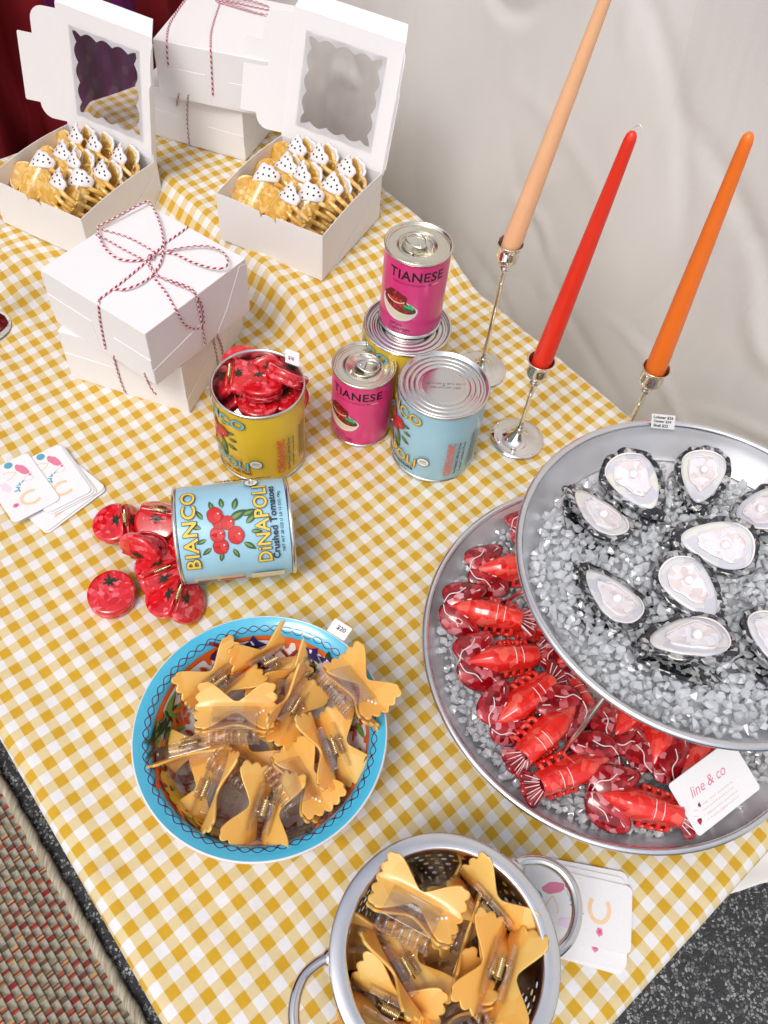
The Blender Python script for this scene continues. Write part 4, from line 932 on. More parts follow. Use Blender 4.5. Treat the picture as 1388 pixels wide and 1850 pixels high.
# ------------------------------------------------------------------ flat cards and tags
def poly_sheet(mb, pts, th, fn, mi=0):
    # a flat outline (2D) given thickness and mapped to 3D by fn(xy, height)
    v = np.asarray(pts, float); n = len(v); A = fn(v, th); B = fn(v, 0.)
    mb.add(np.vstack([A, B]), [list(range(n)), list(range(2 * n - 1, n - 1, -1))] + [[i, n + i, n + (i + 1) % n, (i + 1) % n] for i in range(n)], mi)
def rrect(w_, h_, r, n=5):
    o = []
    for cx, cy, a0 in ((w_ / 2 - r, h_ / 2 - r, 0), (-w_ / 2 + r, h_ / 2 - r, PI / 2), (-w_ / 2 + r, -h_ / 2 + r, PI), (w_ / 2 - r, -h_ / 2 + r, 1.5 * PI)):
        for k in range(n + 1): a = a0 + PI / 2 * k / n; o.append((cx + r * math.cos(a), cy + r * math.sin(a)))
    return o
def quad_fn(c, w_, h_):
    # c: bottom-left, bottom-right, top-right, top-left in 3D
    c = [np.array(q, float) for q in c]
    def fn(v, l):
        v = np.asarray(v); s = (v[:, 0] / w_ + .5)[:, None]; t = (v[:, 1] / h_ + .5)[:, None]
        P_ = c[0] * (1 - s) * (1 - t) + c[1] * s * (1 - t) + c[2] * s * t + c[3] * (1 - s) * t
        n = np.cross(c[1] - c[0], c[3] - c[0]); n /= np.linalg.norm(n); return P_ + n * l
    return fn
def card_art(fn, t, drawing):
    A = Art(fn, .012, (0,), lift=.00002); names = ['rose', 'teal', 'peach', 'lilac', 'gum', 'grey', 'black', 'pink']; A.i = {k: i for i, k in enumerate(names)}; drawing(A)
    for q in A.mb.v: pass
    A.mb.build('print', [C_[k] for k in names], t)
def draw_motifs(A):
    # small painted keepsakes: fish, bracelet, wishbone, sprig, horseshoe, shell, rose, ball
    A.put(blob2d(-.022, .012, .0105, .0048, .35, wob=.05, seed=2), A.i['rose']); A.put(leaf2d(-.012, .0155, .004, .004, .3), A.i['rose'])
    t = np.linspace(0, 5.6, 24); A.put(line2d(np.stack([-.006 + .0036 * np.cos(t), .0125 + .0052 * np.sin(t)], 1), .0005), A.i['gum'])
    A.put(blob2d(-.036, .002, .0048, .0048), A.i['teal'])
    for s in (-1, 1): A.put(line2d(spline([(-.022, .005, 0), (-.022 + s * .003, .001, 0), (-.022 + s * .0055, -.005, 0), (-.022 + s * .005, -.0085, 0)], 5)[:, :2], .0011), A.i['peach'])
    for k in range(7): A.put(leaf2d(-.004 + .0012 * k, .003 - .0012 * k, .005, .0022, 2.2 + 1.9 * (k % 2) + .4 * k), A.i['teal'])
    t = np.linspace(-2.3, 2.3, 26) + PI * 1.5; A.put(line2d(np.stack([.020 + .0088 * np.cos(t), .003 + .0108 * np.sin(t)], 1), .0034), A.i['peach'])
    A.put(blob2d(-.008, -.014, .008, .0042, .2, wob=.08, seed=9), A.i['lilac']); A.put(blob2d(.021, -.0155, .0028, .0034, wob=.10, seed=5), A.i['rose']); A.put(blob2d(.0212, -.0152, .0012, .0016), A.i['pink'])
def small_card(px, py, z, dx, dy, w_, h_, label, group, art=draw_motifs, parent_kind='postcard'):
    p = at(px, py, z); yaw = yaw_px(px, py, z, dx, dy); t = thing('printed_card', label, 'card', tuple(p), yaw, group)
    mb = MB(); fn = lambda v, l: np.c_[v, np.full(len(v), l)]
    poly_sheet(mb, rrect(w_, h_, .006), .0007, fn); mb.build('card_sheet', MT['card'], t, smooth=False)
    card_art(lambda v, l: np.c_[v, np.full(len(v), .0007 + l)], t, art); return t
CW, CH = .084, .056
z0 = zt(*at(80, 870)[:2]) + .0012
for k, (x, y, dx, dy, lb) in enumerate(((112, 900, 60, -38, 'printed card at the bottom of the fan left of the tomato clips'), (110, 896, 60, -39, 'printed card second from the bottom of the left fan'), (106, 868, 60, 84, 'printed card in the middle of the left fan'),
        (102, 866, 60, 86, 'printed card second from the top of the left fan'), (96, 864, 60, 87, 'printed card under the topmost one in the left fan, horseshoe showing'), (38, 880, 60, 86, 'topmost printed card of the left fan, cut by the photo edge'))):
    if k < 2: small_card(x, y, z0 + k * .0014, -60, 44, CW, CH, lb, 'cards fanned at the left', art=lambda A: (A.put(blob2d(-.010, .012, .003, .0035, wob=.1), A.i['rose']), A.put(blob2d(.012, .018, .012, .002, .1), A.i['peach'])))
    else: small_card(x, y, z0 + k * .0014, dx, dy, CW, CH, lb, 'cards fanned at the left')
z0 = zt(*at(1040, 1640)[:2]) + .0012
for k, (x, y, dx, dy, lb) in enumerate(((1030, 1672, 95, 27, 'printed card at the bottom of the pile beside the colander handle'), (1034, 1668, 95, 22, 'printed card second from the bottom beside the colander handle'),
        (1036, 1618, 95, 18, 'printed card showing at the upper edge of the pile by the colander'), (1030, 1626, 95, 20, 'printed card with its corner under the horseshoe card by the colander'), (1042, 1640, 95, 22, 'topmost card with a horseshoe and a pink rose beside the colander handle'))):
    small_card(x, y, z0 + k * .0014, dx, dy, .098, CH, lb, 'cards piled beside the colander')
def tag_card(name, label, cs, w_, h_, lines, col='black', sizes=.5, cat='price tag', rr=.0006):
    cs = [np.array(q) for q in cs]; cs[2] = cs[1] + cs[3] - cs[0]      # keep the card flat
    c0 = np.mean([np.array(q) for q in cs], 0); t = thing(name, label, cat, tuple(c0)); fn = quad_fn([np.array(q) - c0 for q in cs], w_, h_)
    mb = MB(); poly_sheet(mb, rrect(w_, h_, rr, 4), .0006, fn); mb.build('card_sheet', MT['card'], t, smooth=False)
    A = Art(lambda v, l: fn(v, .0006 + l), None); 
    for tx, x, y, wd, hh in lines: A.put(fitw(T(tx, .01, offset=.0003), width=wd, height=hh), 0, (x, y), layer=1)
    if lines: A.mb.build('print', C_[col], t)
    return t

# ------------------------------------------------------------------ blue bowl with painted inside
def prof_fn(prof):
    P_ = np.array(prof); L = np.concatenate([[0], np.cumsum(np.linalg.norm(np.diff(P_, axis=0), axis=1))])
    return (lambda s: (np.interp(s, L, P_[:, 0]), np.interp(s, L, P_[:, 1]))), L[-1]
BC = np.array([-.0600, .2600, .075]); BR = .1132
def build_bowl():
    t = thing('painted_bowl', 'turquoise rimmed melamine bowl painted inside with flowers and drips', 'bowl', (BC[0], BC[1], zt(BC[0], BC[1]) + .0008))
    R = BR; H = .074
    inner = spline([(R - .0012, 0, H), (R - .0075, 0, H - .0028), (R - .0145, 0, H - .0075), (R - .022, 0, H - .024), (R - .034, 0, H - .046), (R - .052, 0, H - .062), (R - .075, 0, H - .068), (.00002, 0, H - .069)], 8)[:, [0, 2]]
    outer = spline([(R - .0012, 0, H), (R, 0, H - .0015), (R - .001, 0, H - .004), (R - .009, 0, H - .010), (R - .018, 0, H - .030), (R - .034, 0, H - .055), (R - .050, 0, H - .0735)], 8)[:, [0, 2]]
    mb = MB(); lathe(mb, inner[::-1], 128, mi=0); lathe(mb, outer, 128, mi=1); V = len(mb.v)
    glz = dict(coat=.7); white = plain('white_glaze', (.80, .78, .78, 1), .18, .03, 20, **glz)
    mb.build('bowl_body', [white, white], t)
    fn_s, Ls = prof_fn(inner)
    def fn(v, l):
        v = np.asarray(v); r, z = fn_s(v[:, 1]); r = np.asarray(r) - l * .7; z = np.asarray(z) + l * .7
        return np.stack([r * np.cos(v[:, 0]), r * np.sin(v[:, 0]), z], 1)
    names = ['turq', 'navy', 'crimson', 'ogr', 'leafd', 'leafg', 'petal', 'lemon', 'white', 'redl']
    cc = dict(turq=(70, 180, 214), navy=(44, 34, 96), crimson=(122, 24, 44), ogr=(222, 100, 34), leafd=(44, 66, 40), leafg=(104, 146, 66), petal=(206, 178, 184), lemon=(226, 190, 44), white=(230, 226, 228), redl=(200, 76, 40))
    mats = [plain('glaze_' + k, srgb(*cc[k]), .18, .05, 80, coat=.6) for k in names]; I = {k: i for i, k in enumerate(names)}
    A = Art(fn, None, lift=.00006); k_ = 1 / (R - .02)       # angle per metre along the wall
    def band(s0, s1, m, wob0=None, wob1=None, n=512, layer=None):
        th = np.linspace(0, 2 * PI, n + 1); a = np.full(n + 1, s0) if wob0 is None else s0 + wob0(th); b = np.full(n + 1, s1) if wob1 is None else s1 + wob1(th); v = []; f = []; ns = 30
        for j in range(ns + 1): v.append(np.stack([th, a + (b - a) * j / ns], 1))
        v = np.vstack(v); f = [[j * (n + 1) + i, j * (n + 1) + i + 1, (j + 1) * (n + 1) + i + 1, (j + 1) * (n + 1) + i] for j in range(ns) for i in range(n)]
        # wall s grows inwards: wrap orientation keeps faces towards the middle of the bowl
        if layer is None: A.n += 1
        A.mb.add(fn(v, A.lift * A.n), [q[::-1] for q in f], I[m])
    band(.0004, .0195, 'turq'); 
    rg = random.Random(4); drips = [(rg.random() * 2 * PI, rg.uniform(.004, .013), rg.uniform(.022, .05)) for _ in range(26)]
    def dw(th):
        o = .0012 + .0006 * np.sin(th * 9)
        for a, d, w_ in drips:
            x = (th - a + PI) % (2 * PI) - PI; o = o + d * np.exp(-(np.abs(x) / w_) ** 4)
        return o
    band(.0190, .0230, 'crimson', None, lambda th: dw(th) + .0006); band(.0192, .0228, 'ogr', None, dw)
    # braided chain along the rim
    n = 640; th = np.linspace(0, 2 * PI, n + 1)
    for ph, m in ((0, 'navy'), (PI, 'navy')): 
        s = .0115 + .0029 * np.sin(th * 30 + ph); T_ = line2d(np.stack([th * (R - .013), s], 1), .00085); v = T_[0] / [R - .013, 1]; A.n += 1; A.mb.add(fn(v, A.lift * A.n), T_[1], I[m]); A.mb.f[-len(T_[1]):] = [q[::-1] for q in A.mb.f[-len(T_[1]):]]
    for k in range(60):
        a = PI * k / 30 ; A.n = 20; wob_put(A, rect2d(0, 0, .0042, .0009, .7 if k % 2 else -.7), I['crimson'], a, .0115, R - .013)
    def st(shape, m, a, s, rot=0., lay=None): 
        v = rot2(np.asarray(shape[0]) * 1.6, rot); A.k = getattr(A, 'k', 0) + 1; A.n = 24 + A.k % 14; wob_put(A, (v, shape[1]), I[m], a, s, R - .03)
    D = math.radians
    # leafy sprigs, dark blue bells, red drops, a rose and lemons
    A.n = 24
    for a0 in (158, 168, 176, 186, 62, 50, 228, 238, 300, 335, 12):
        for k in range(7): st(leaf2d(0, 0, rg.uniform(.010, .017), rg.uniform(.003, .0055), rg.random() * 6.3), 'leafd' if k % 3 else 'leafg', D(a0 + rg.uniform(-4, 4)), .030 + rg.uniform(-.004, .012))
    for a0 in (64, 52, 192, 280, 345, 100, 320, 20, 120):
        bell = (np.array([[-.005, .006], [0, .004], [.005, .006], [.0035, 0], [.005, -.005], [0, -.0035], [-.005, -.005], [-.0035, 0]]), [[0, 1, 2, 3, 4, 5, 6, 7]]); st(bell, 'navy', D(a0), .029, rg.random()); st(rect2d(0, 0, .0016, .006), 'white', D(a0), .029, .3)
    for k in range(110): a0 = rg.random() * 2 * PI; st(leaf2d(0, 0, .0065, .0030, rg.random() * 6), 'redl', a0, rg.uniform(.030, .075))
    for k in range(44): a0 = rg.random() * 2 * PI; st(line2d(spline([(0, 0, 0), (.006, .004, 0), (.010, -.002, 0), (.016, .003, 0)], 5)[:, :2], .0022), rg.choice(['redl', 'ogr', 'crimson']), a0, rg.uniform(.035, .07), rg.random() * 6)
    for k, (da, ds) in enumerate([(0, 0), (3, .004), (-3, .003), (2, -.003), (-3, -.003), (0, .006)]): st(blob2d(0, 0, .0075, .0065, k, wob=.1, seed=k), 'petal', D(47 + da), .034 + ds)
    st(blob2d(0, 0, .003, .0025, wob=.2), 'crimson', D(47), .036)
    for a0 in (212, 220, 229, 240, 250): st(blob2d(0, 0, .010, .0065, rg.random() * 3, wob=.04), 'lemon', D(a0), .034 + rg.uniform(0, .006)); st(blob2d(0, 0, .006, .002, rg.random() * 3), 'ogr', D(a0 + 3), .040)
    A.mb.build('painted_pattern', mats, t)
    m2 = MB(); lathe(m2, [(R - .053, .0), (R - .050, .0006), (R - .050, .002)], 96, cap0=True); m2.build('foot_ring', white, t)
def wob_put(A, shape, mi, a, s, rad):
    v, f = shape; v = np.asarray(v); q = np.stack([a + v[:, 0] / rad, s + v[:, 1]], 1)
    # angle runs ccw and s inwards, so flip
    f2 = []
    for g in f:
        p = q[g]; ar = sum(p[i][0] * p[(i + 1) % len(g)][1] - p[(i + 1) % len(g)][0] * p[i][1] for i in range(len(g))); f2.append(g if ar < 0 else g[::-1])
    A.mb.add(A.fn(q, A.lift * A.n), f2, mi)
build_bowl()
bz = .078
tag_card('price_tag', 'small white price tag reading $20 on the rim of the blue bowl', [at(591, 1139, bz + .002), at(622, 1158, bz + .001), at(639, 1138, bz + .006), at(606, 1117, bz + .009)], .016, .012, [('$20', 0.001, .001, .0078, .0044)])

# ------------------------------------------------------------------ colander
def mat_holes():
    m = M('perforated_steel'); m.set(metal=1., rough=.14, col=(.70, .62, .50, 1)); uv = m.n('ShaderNodeUVMap').outputs[0]; sx = m.n('ShaderNodeSeparateXYZ'); m.l(uv, sx.inputs[0])  # warm base tint stands in for the golden clips mirrored in the steel
    row = m.math('FLOOR', sx.outputs[1]); x = m.math('ADD', sx.outputs[0], m.math('MULTIPLY', row, .5)); fx = m.math('SUBTRACT', m.math('FRACT', x), .5); fy = m.math('SUBTRACT', m.math('FRACT', sx.outputs[1]), .5)
    d = m.math('SQRT', m.math('ADD', m.math('MULTIPLY', fx, fx), m.math('MULTIPLY', fy, fy)))
    # clusters: triangles of holes between plain panels
    cl = m.math('FRACT', m.math('DIVIDE', sx.outputs[0], 8.)); tri = m.math('LESS_THAN', m.math('ABSOLUTE', m.math('SUBTRACT', cl, .5)), m.math('SUBTRACT', .42, m.math('MULTIPLY', sx.outputs[1], .055)))
    inb = m.math('MULTIPLY', m.math('GREATER_THAN', sx.outputs[1], 1.), m.math('LESS_THAN', sx.outputs[1], 8.))
    hole = m.math('MULTIPLY', m.math('MULTIPLY', m.math('LESS_THAN', d, .24), tri), inb)
    tr = m.n('ShaderNodeBsdfTransparent'); ms = m.n('ShaderNodeMixShader'); m.l(hole, ms.inputs[0]); m.l(m.b.outputs[0], ms.inputs[1]); m.l(tr.outputs[0], ms.inputs[2]); m.l(ms.outputs[0], m.o.inputs['Surface']); return m.m
CC = np.array([.0948, .0800, .10]); CR = .0882
def build_colander():
    zb = zt(CC[0], CC[1]); t = thing('colander', 'stainless steel colander with round holes and two wire handles', 'colander', (CC[0], CC[1], zb + .0008)); R = CR; H = .099
    prof = spline([(R - .0125, 0, H - .001), (R - .0142, 0, H - .008), (R - .0160, 0, H - .025), (R - .021, 0, H - .05), (R - .030, 0, H - .075), (R - .048, 0, H - .090), (.00002, 0, H - .092)], 7)[:, [0, 2]]
    th = np.linspace(0, 2 * PI, 145); L = np.concatenate([[0], np.cumsum(np.linalg.norm(np.diff(prof, axis=0), axis=1))]); Vv = []; UV = []
    for a in th:
        for (r, z), l in zip(prof, L): Vv.append((r * math.cos(a), r * math.sin(a), z)); UV.append((a / (2 * PI) * 48, l / .0092))
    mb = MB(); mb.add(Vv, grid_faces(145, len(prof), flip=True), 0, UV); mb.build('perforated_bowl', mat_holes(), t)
    mb = MB(); lathe(mb, [(R - .0140, H - .006), (R - .0137, H - .0020), (R - .0130, H - .0006), (R - .0118, H), (R - .0030, H - .0012), (R - .0012, H - .0016), (R, H - .0026), (R - .001, H - .0036), (R - .009, H - .003)], 128); mb.build('flat_rim', MT['rimmetal'], t)
    mb = MB(); lathe(mb, [(R - .046, .0), (R - .044, .0), (R - .046, .012)], 96); mb.build('foot_ring', MT['steel'], t)
    c0 = np.array([CC[0], CC[1], zb + .0008])
    for pts in ([(928, 1566), (945, 1555), (980, 1555), (1015, 1574), (1037, 1608), (1043, 1650), (1033, 1690), (1012, 1716), (996, 1724)], [(600, 1728), (577, 1738), (550, 1762), (535, 1798), (531, 1840), (541, 1885), (560, 1915), (590, 1930)]):
        mb = MB(); P_ = spline([at(x, y, .088) - c0 for x, y in pts], 6); tube(mb, P_, .0044, 12)
        for e in (P_[1], P_[-2]): sphere(mb, e, (.007, .007, .005))
        mb.build('handle', MT['steel'], t)
build_colander()

# ------------------------------------------------------------------ pasta clips
pasta0 = make_pasta(); register(pasta0)
def pc(px, py, z, dx, dy, roll, label, pitch=0, sc=1., grp=None): return put(pasta0, at(px, py, z), RR(yaw_px(px, py, z, dx, dy), pitch, roll), label, grp, scale=sc)
gb = 'pasta bow clips heaped in the blue bowl'; gc = 'pasta bow clips heaped in the colander'
for a in ((478, 1462, .060, 3, -10, 0, 'pasta bow clip standing wide open at the front of the blue bowl', 0),
          (428, 1292, .072, -10, 0, 122, 'pasta bow clip facing up with pearls left of the middle of the blue bowl', 0),
          (602, 1350, .066, -4, -10, 16, 'pasta bow clip at the right of the blue bowl with its gold spring showing', -5),
          (650, 1246, .082, -6, -8, 124, 'large pale pasta bow clip overhanging the right rim of the blue bowl', 8),
          (528, 1276, .066, 5, -9, 58, 'narrow looking pasta bow clip turned edge on right of the bowl centre', 5),
          (398, 1232, .062, 9, -7, 8, 'pasta bow clip near the upper left rim of the blue bowl, split open', 0),
          (486, 1196, .056, 8, -5, 28, 'pasta bow clip at the top of the blue bowl against the far wall', 10),
          (376, 1428, .054, 4, -10, -34, 'pasta bow clip with a thin edge on wing, lower left of the blue bowl', -4),
          (345, 1350, .052, -10, 2, 38, 'pasta bow clip lying low by the left wall of the blue bowl', 10),
          (556, 1412, .050, -5, -9, 118, 'pasta bow clip half hidden, pearls up, right of the front clip in the blue bowl', 6),
          (545, 1225, .044, 7, -7, 30, 'pasta bow clip lying deep between the upper clips of the blue bowl', 0),
          (440, 1380, .036, -8, -6, 140, 'pasta bow clip buried under the middle of the heap in the blue bowl', 0),
          (510, 1335, .034, 4, 9, 30, 'pasta bow clip deep under the right side of the heap in the blue bowl', 12)): pc(*a[:7], a[7], grp=gb)
for a in ((752, 1636, .100, -9, -5, 124, 'pasta bow clip on top of the colander heap facing up with three pearls', 4),
          (880, 1645, .084, 8, 9, 18, 'pasta bow clip near the right wall of the colander', 5),
          (902, 1752, .092, -3, 10, 4, 'pasta bow clip standing open at the right front of the colander', -4),
          (732, 1750, .086, -5, -9, 34, 'pasta bow clip in the middle front of the colander with its left wing raised', 10),
          (706, 1826, .084, 9, 5, 10, 'pasta bow clip cut by the bottom of the photo in the colander', 0),
          (690, 1704, .064, 9, 3, 50, 'pasta bow clip lying low by the left wall of the colander', -10),
          (828, 1700, .060, -3, 10, 66, 'pasta bow clip standing on edge in the middle of the colander', 0),
          (815, 1815, .066, -9, 5, 140, 'pasta bow clip low in the colander near the bottom of the photo', 5),
          (815, 1625, .058, 7, -7, 40, 'pasta bow clip mostly hidden at the far wall of the colander', 20),
          (780, 1745, .046, -8, 5, 140, 'pasta bow clip buried in the middle of the colander', 0)): pc(*a[:7], a[7], grp=gc)

# ------------------------------------------------------------------ tomato clips
tom = {k: make_tomato(k) for k in ('shut', 'open', 'wide')}
for k in tom.values(): register(k)
gt = 'red tomato clips spilling from the lying can'
def tc(kind, px, py, z, dx, dy, roll, pitch, label, grp=gt): return put(tom[kind], at(px, py, z), RR(yaw_px(px, py, z, dx, dy), pitch, roll), label, grp)
zc = lambda px, py: zt(*at(px, py)[:2])
tc('shut', 205, 1079, zc(205, 1079) + .003, 10, 0, 3, 0, 'closed round tomato clip lying alone on the cloth, green star on top')
tc('open', 220, 952, zc(220, 952) + .010, 1, 10, -22, 0, 'open tomato clip farthest left of the pile spilling from the can')
tc('open', 290, 940, zc(290, 940) + .012, 10, 2, -8, 0, 'open tomato clip at the upper edge of the can mouth')
tc('wide', 262, 985, .034, 10, 4, 128, 0, 'tomato clip tipped over showing its toothed red side')
tc('open', 292, 1038, .018, 10, -4, 14, 0, 'open tomato clip in the middle of the pile touching the can mouth')
tc('open', 318, 1086, .014, -3, 10, -16, 0, 'open tomato clip at the lower end of the pile below the can mouth')
tc('wide', 345, 1000, .030, 8, 8, 10, 0, 'tomato clip just inside the mouth of the lying can')
gi = 'red tomato clips in the open yellow can'
z1 = zt(*pY)
for a in (('open', 425, 690, z1 + .098, -1, 10, 18, 0, 'tomato clip leaning on the left rim of the yellow can, spring showing'), ('shut', 474, 706, z1 + .096, 10, -1, -14, 0, 'closed tomato clip on top in the middle of the yellow can, star up'),
          ('shut', 515, 690, z1 + .104, 10, 3, -44, 12, 'tomato clip tilted steeply at the right rim of the yellow can'), ('open', 442, 672, z1 + .088, 10, -3, 40, 0, 'tomato clip at the far left inside the yellow can'),
          ('shut', 486, 676, z1 + .084, 10, 0, 62, 8, 'tomato clip standing on edge at the far wall of the yellow can'), ('open', 472, 732, z1 + .080, 10, 4, -30, 0, 'tomato clip at the near rim of the yellow can'),
          ('open', 512, 722, z1 + .078, 6, -8, -20, 0, 'tomato clip low at the right side inside the yellow can'), ('open', 430, 712, z1 + .078, 3, 10, 10, 0, 'tomato clip low at the left side inside the yellow can'), ('shut', 500, 706, z1 + .066, 10, 2, -10, 0, 'tomato clip buried right of the middle in the yellow can'), ('shut', 465, 700, z1 + .058, 10, 2, 20, 0, 'tomato clip buried in the yellow can under the middle one')): tc(*a, grp=gi)
tag_card('price_tag', 'small white price tag reading $18 standing at the rim of the yellow can', [at(516, 654, z1 + .118), at(541, 663, z1 + .118), at(541, 641, z1 + .131), at(516, 629, z1 + .131)], .014, .012, [('$18', -.001, -.001, .0056, .0034)])

# ------------------------------------------------------------------ trays of ice
LC, LR, LZ = np.array([.290, .364]), .2005, .050
UC, UR, UZ = np.array([.320, .372]), .1650, .200
def build_tray(name, label, c, R, z, depth, floor_in, side):
    t = thing(name, label, 'tray', (c[0], c[1], z - depth)); H = depth
    mb = MB(); lathe(mb, spline([(R - .0045, 0, H - .0016), (R - .0062, 0, H - .004), (R - side * .4, 0, H * .62), (R - side * .8, 0, H * .2), (R - side * 1.0, 0, .0025), (R - side * 1.2, 0, .0012), (.00002, 0, .0012)], 6)[:, [0, 2]][::-1], 160); 
    lathe(mb, [(.001, 0), (R - side * 1.15, 0), (R - side * .9, .001), (R - side * .4, H * .55), (R - .007, H - .006)], 160); mb.build('dish', MT['tray'], t)
    mb = MB(); a_ = np.linspace(0, 2 * PI, 14)[:-1]; lathe(mb, [(R - .0036 + .0036 * math.cos(a), H - .0024 + .0030 * math.sin(a)) for a in np.append(a_, a_[0])], 180); mb.build('rolled_rim', MT['rimmetal'], t); return t
build_tray('serving_tray', 'large lower aluminium tray of ice holding the red lobster clips', LC, LR, LZ, .042, 0, .034)
build_tray('serving_tray', 'upper aluminium tray of ice holding the oyster clips', UC, UR, UZ, .036, 0, .026)
def build_stand():
    t = thing('tier_stand', 'bent steel wire stand carrying the upper ice tray', 'stand', (UC[0], UC[1], .012)); c = np.array([UC[0], UC[1], .012])
    mb = MB(); tube(mb, [(.085 * math.cos(a), .085 * math.sin(a), .148) for a in np.linspace(0, 2 * PI, 61)[:-1]], .0026, 8, True); mb.build('top_ring', MT['steel'], t)
    mb = MB(); tube(mb, [(.12 * math.cos(a), .12 * math.sin(a), .016) for a in np.linspace(0, 2 * PI, 61)[:-1]], .0024, 8, True); mb.build('base_ring', MT['steel'], t)
    for q in (at(1008, 1372, .040), at(905, 1092, .040), np.array([UC[0] + .10, UC[1] - .02, .03]), np.array([UC[0] - .01, UC[1] + .11, .03])):
        a = math.atan2(q[1] - c[1], q[0] - c[0]); top = np.array([.085 * math.cos(a), .085 * math.sin(a), .148]); lo = q - c; mb = MB(); tube(mb, spline([lo * [1.02, 1.02, .2], lo, lo * .6 + top * .4 + [0, 0, .01], top], 8), .0025, 8); mb.build('wire_leg', MT['steel'], t)
build_stand()
def crystal(seed):
    r_ = random.Random(seed); import bmesh
    bm = bmesh.new()
    for k in range(15):
        v = Vector((r_.gauss(0, 1), r_.gauss(0, 1), r_.gauss(0, 1))).normalized() * r_.uniform(.8, 1.1); bm.verts.new((v.x * 1.15, v.y * .85, v.z * .8))
    bmesh.ops.convex_hull(bm, input=bm.verts[:]); bmesh.ops.delete(bm, geom=[v for v in bm.verts if not v.link_faces], context='VERTS'); bmesh.ops.recalc_face_normals(bm, faces=bm.faces[:])
    bm.verts.index_update(); V = np.array([v.co[:] for v in bm.verts]); Fa = [[v.index for v in f.verts] for f in bm.faces]; bm.free(); return V, Fa
CRY = [crystal(k) for k in range(10)]
CRM = []
for k, (V, Fa) in enumerate(CRY):
    me = bpy.data.meshes.new('ice_crystal'); me.from_pydata((V * .0046).tolist(), [], Fa); me.materials.append(MT['ice']); me.update(); CRM.append(me)
def ice_spots(c, R, zf, zw, n, seed, keep, mind=.0069):
    # a heap: poisson-like layers, higher towards the middle
    r_ = random.Random(seed); out = []
    for layer in range(3):
        pts = []; cell = {}; tries = 0
        while tries < n * 14:
            tries += 1; a = r_.random() * 2 * PI; rad = R * math.sqrt(r_.random()); x, y = c[0] + rad * math.cos(a), c[1] + rad * math.sin(a)
            if not keep(x, y, rad, layer): continue
            k = (int(x / mind), int(y / mind)); ok = True
            for i in (-1, 0, 1):
                for j in (-1, 0, 1):
                    for q in cell.get((k[0] + i, k[1] + j), ()):
                        if (q[0] - x) ** 2 + (q[1] - y) ** 2 < mind * mind: ok = False
            if ok: cell.setdefault(k, []).append((x, y)); pts.append((x, y))
        for x, y in pts:
            rad = math.hypot(x - c[0], y - c[1]); z = zf + .0042 + layer * .0058 + zw(rad) + r_.uniform(-.001, .0015); out.append((x, y, z, layer))
    return out
up = ice_spots(UC, .150, .166, lambda r: max(0, r - .137) * 1.1, 900, 1, lambda x, y, r, l: (r < (.146, .143, .128)[l] - .020 * max(0, (y - UC[1]) / .15) - (.006 if l == 2 else 0) + .003 * math.sin(x * 400)) and not (y - UC[1] > .10 and l > 0 and r > .10))
lo = ice_spots(LC, .182, .010, lambda r: max(0, r - .165) * 1.0, 1100, 2, lambda x, y, r, l: r < (.178, .174, .155)[l] + .004 * math.sin(y * 300) and not (math.hypot(x - LC[0] - .05, y - LC[1] - .03) < .06) and r > .05)
cp = np.array([0, 0, HC]); allp = [(np.linalg.norm(np.array(p[:3]) - cp) - p[3] * .02, k, p) for k, L in ((0, up), (1, lo)) for p in L]
top = [q for q in allp if q[2][3] >= 1 or math.hypot(q[2][0] - (UC if q[1] == 0 else LC)[0], q[2][1] - (UC if q[1] == 0 else LC)[1]) > (.120 if q[1] == 0 else .16)]
top.sort(key=lambda q: q[0]); single = set(id(q[2]) for q in top[:300]); ri = random.Random(9); mbs = {0: MB(), 1: MB()}
for d, k, p in allp:
    s_ = ri.uniform(.7, 1.4); R = Matrix.Rotation(ri.random() * 6.28, 3, Vector((ri.gauss(0, 1), ri.gauss(0, 1), ri.gauss(0, 1))).normalized()); v = ri.randrange(10)
    if id(p) in single:
        o = bpy.data.objects.new('ice_crystal', CRM[v]); COL.objects.link(o); o.location = p[:3]; o.rotation_euler = R.to_euler(); o.scale = (s_,) * 3
        tag(o, 'clear faceted ice crystal lying loose in the upper aluminium tray' if k == 0 else 'clear faceted ice crystal lying loose in the lower aluminium tray', 'ice', 'ice crystals in the upper tray' if k == 0 else 'ice crystals in the lower tray')
    else: mbs[k].add(CRY[v][0] * .0046 * s_ @ np.array(R).T + p[:3], CRY[v][1])
for k, nm in ((0, 'upper'), (1, 'lower')): tag(mbs[k].build('crushed_ice', MT['ice'], smooth=False), 'bed of clear crushed ice filling the %s aluminium tray' % nm, 'ice', kind='stuff')

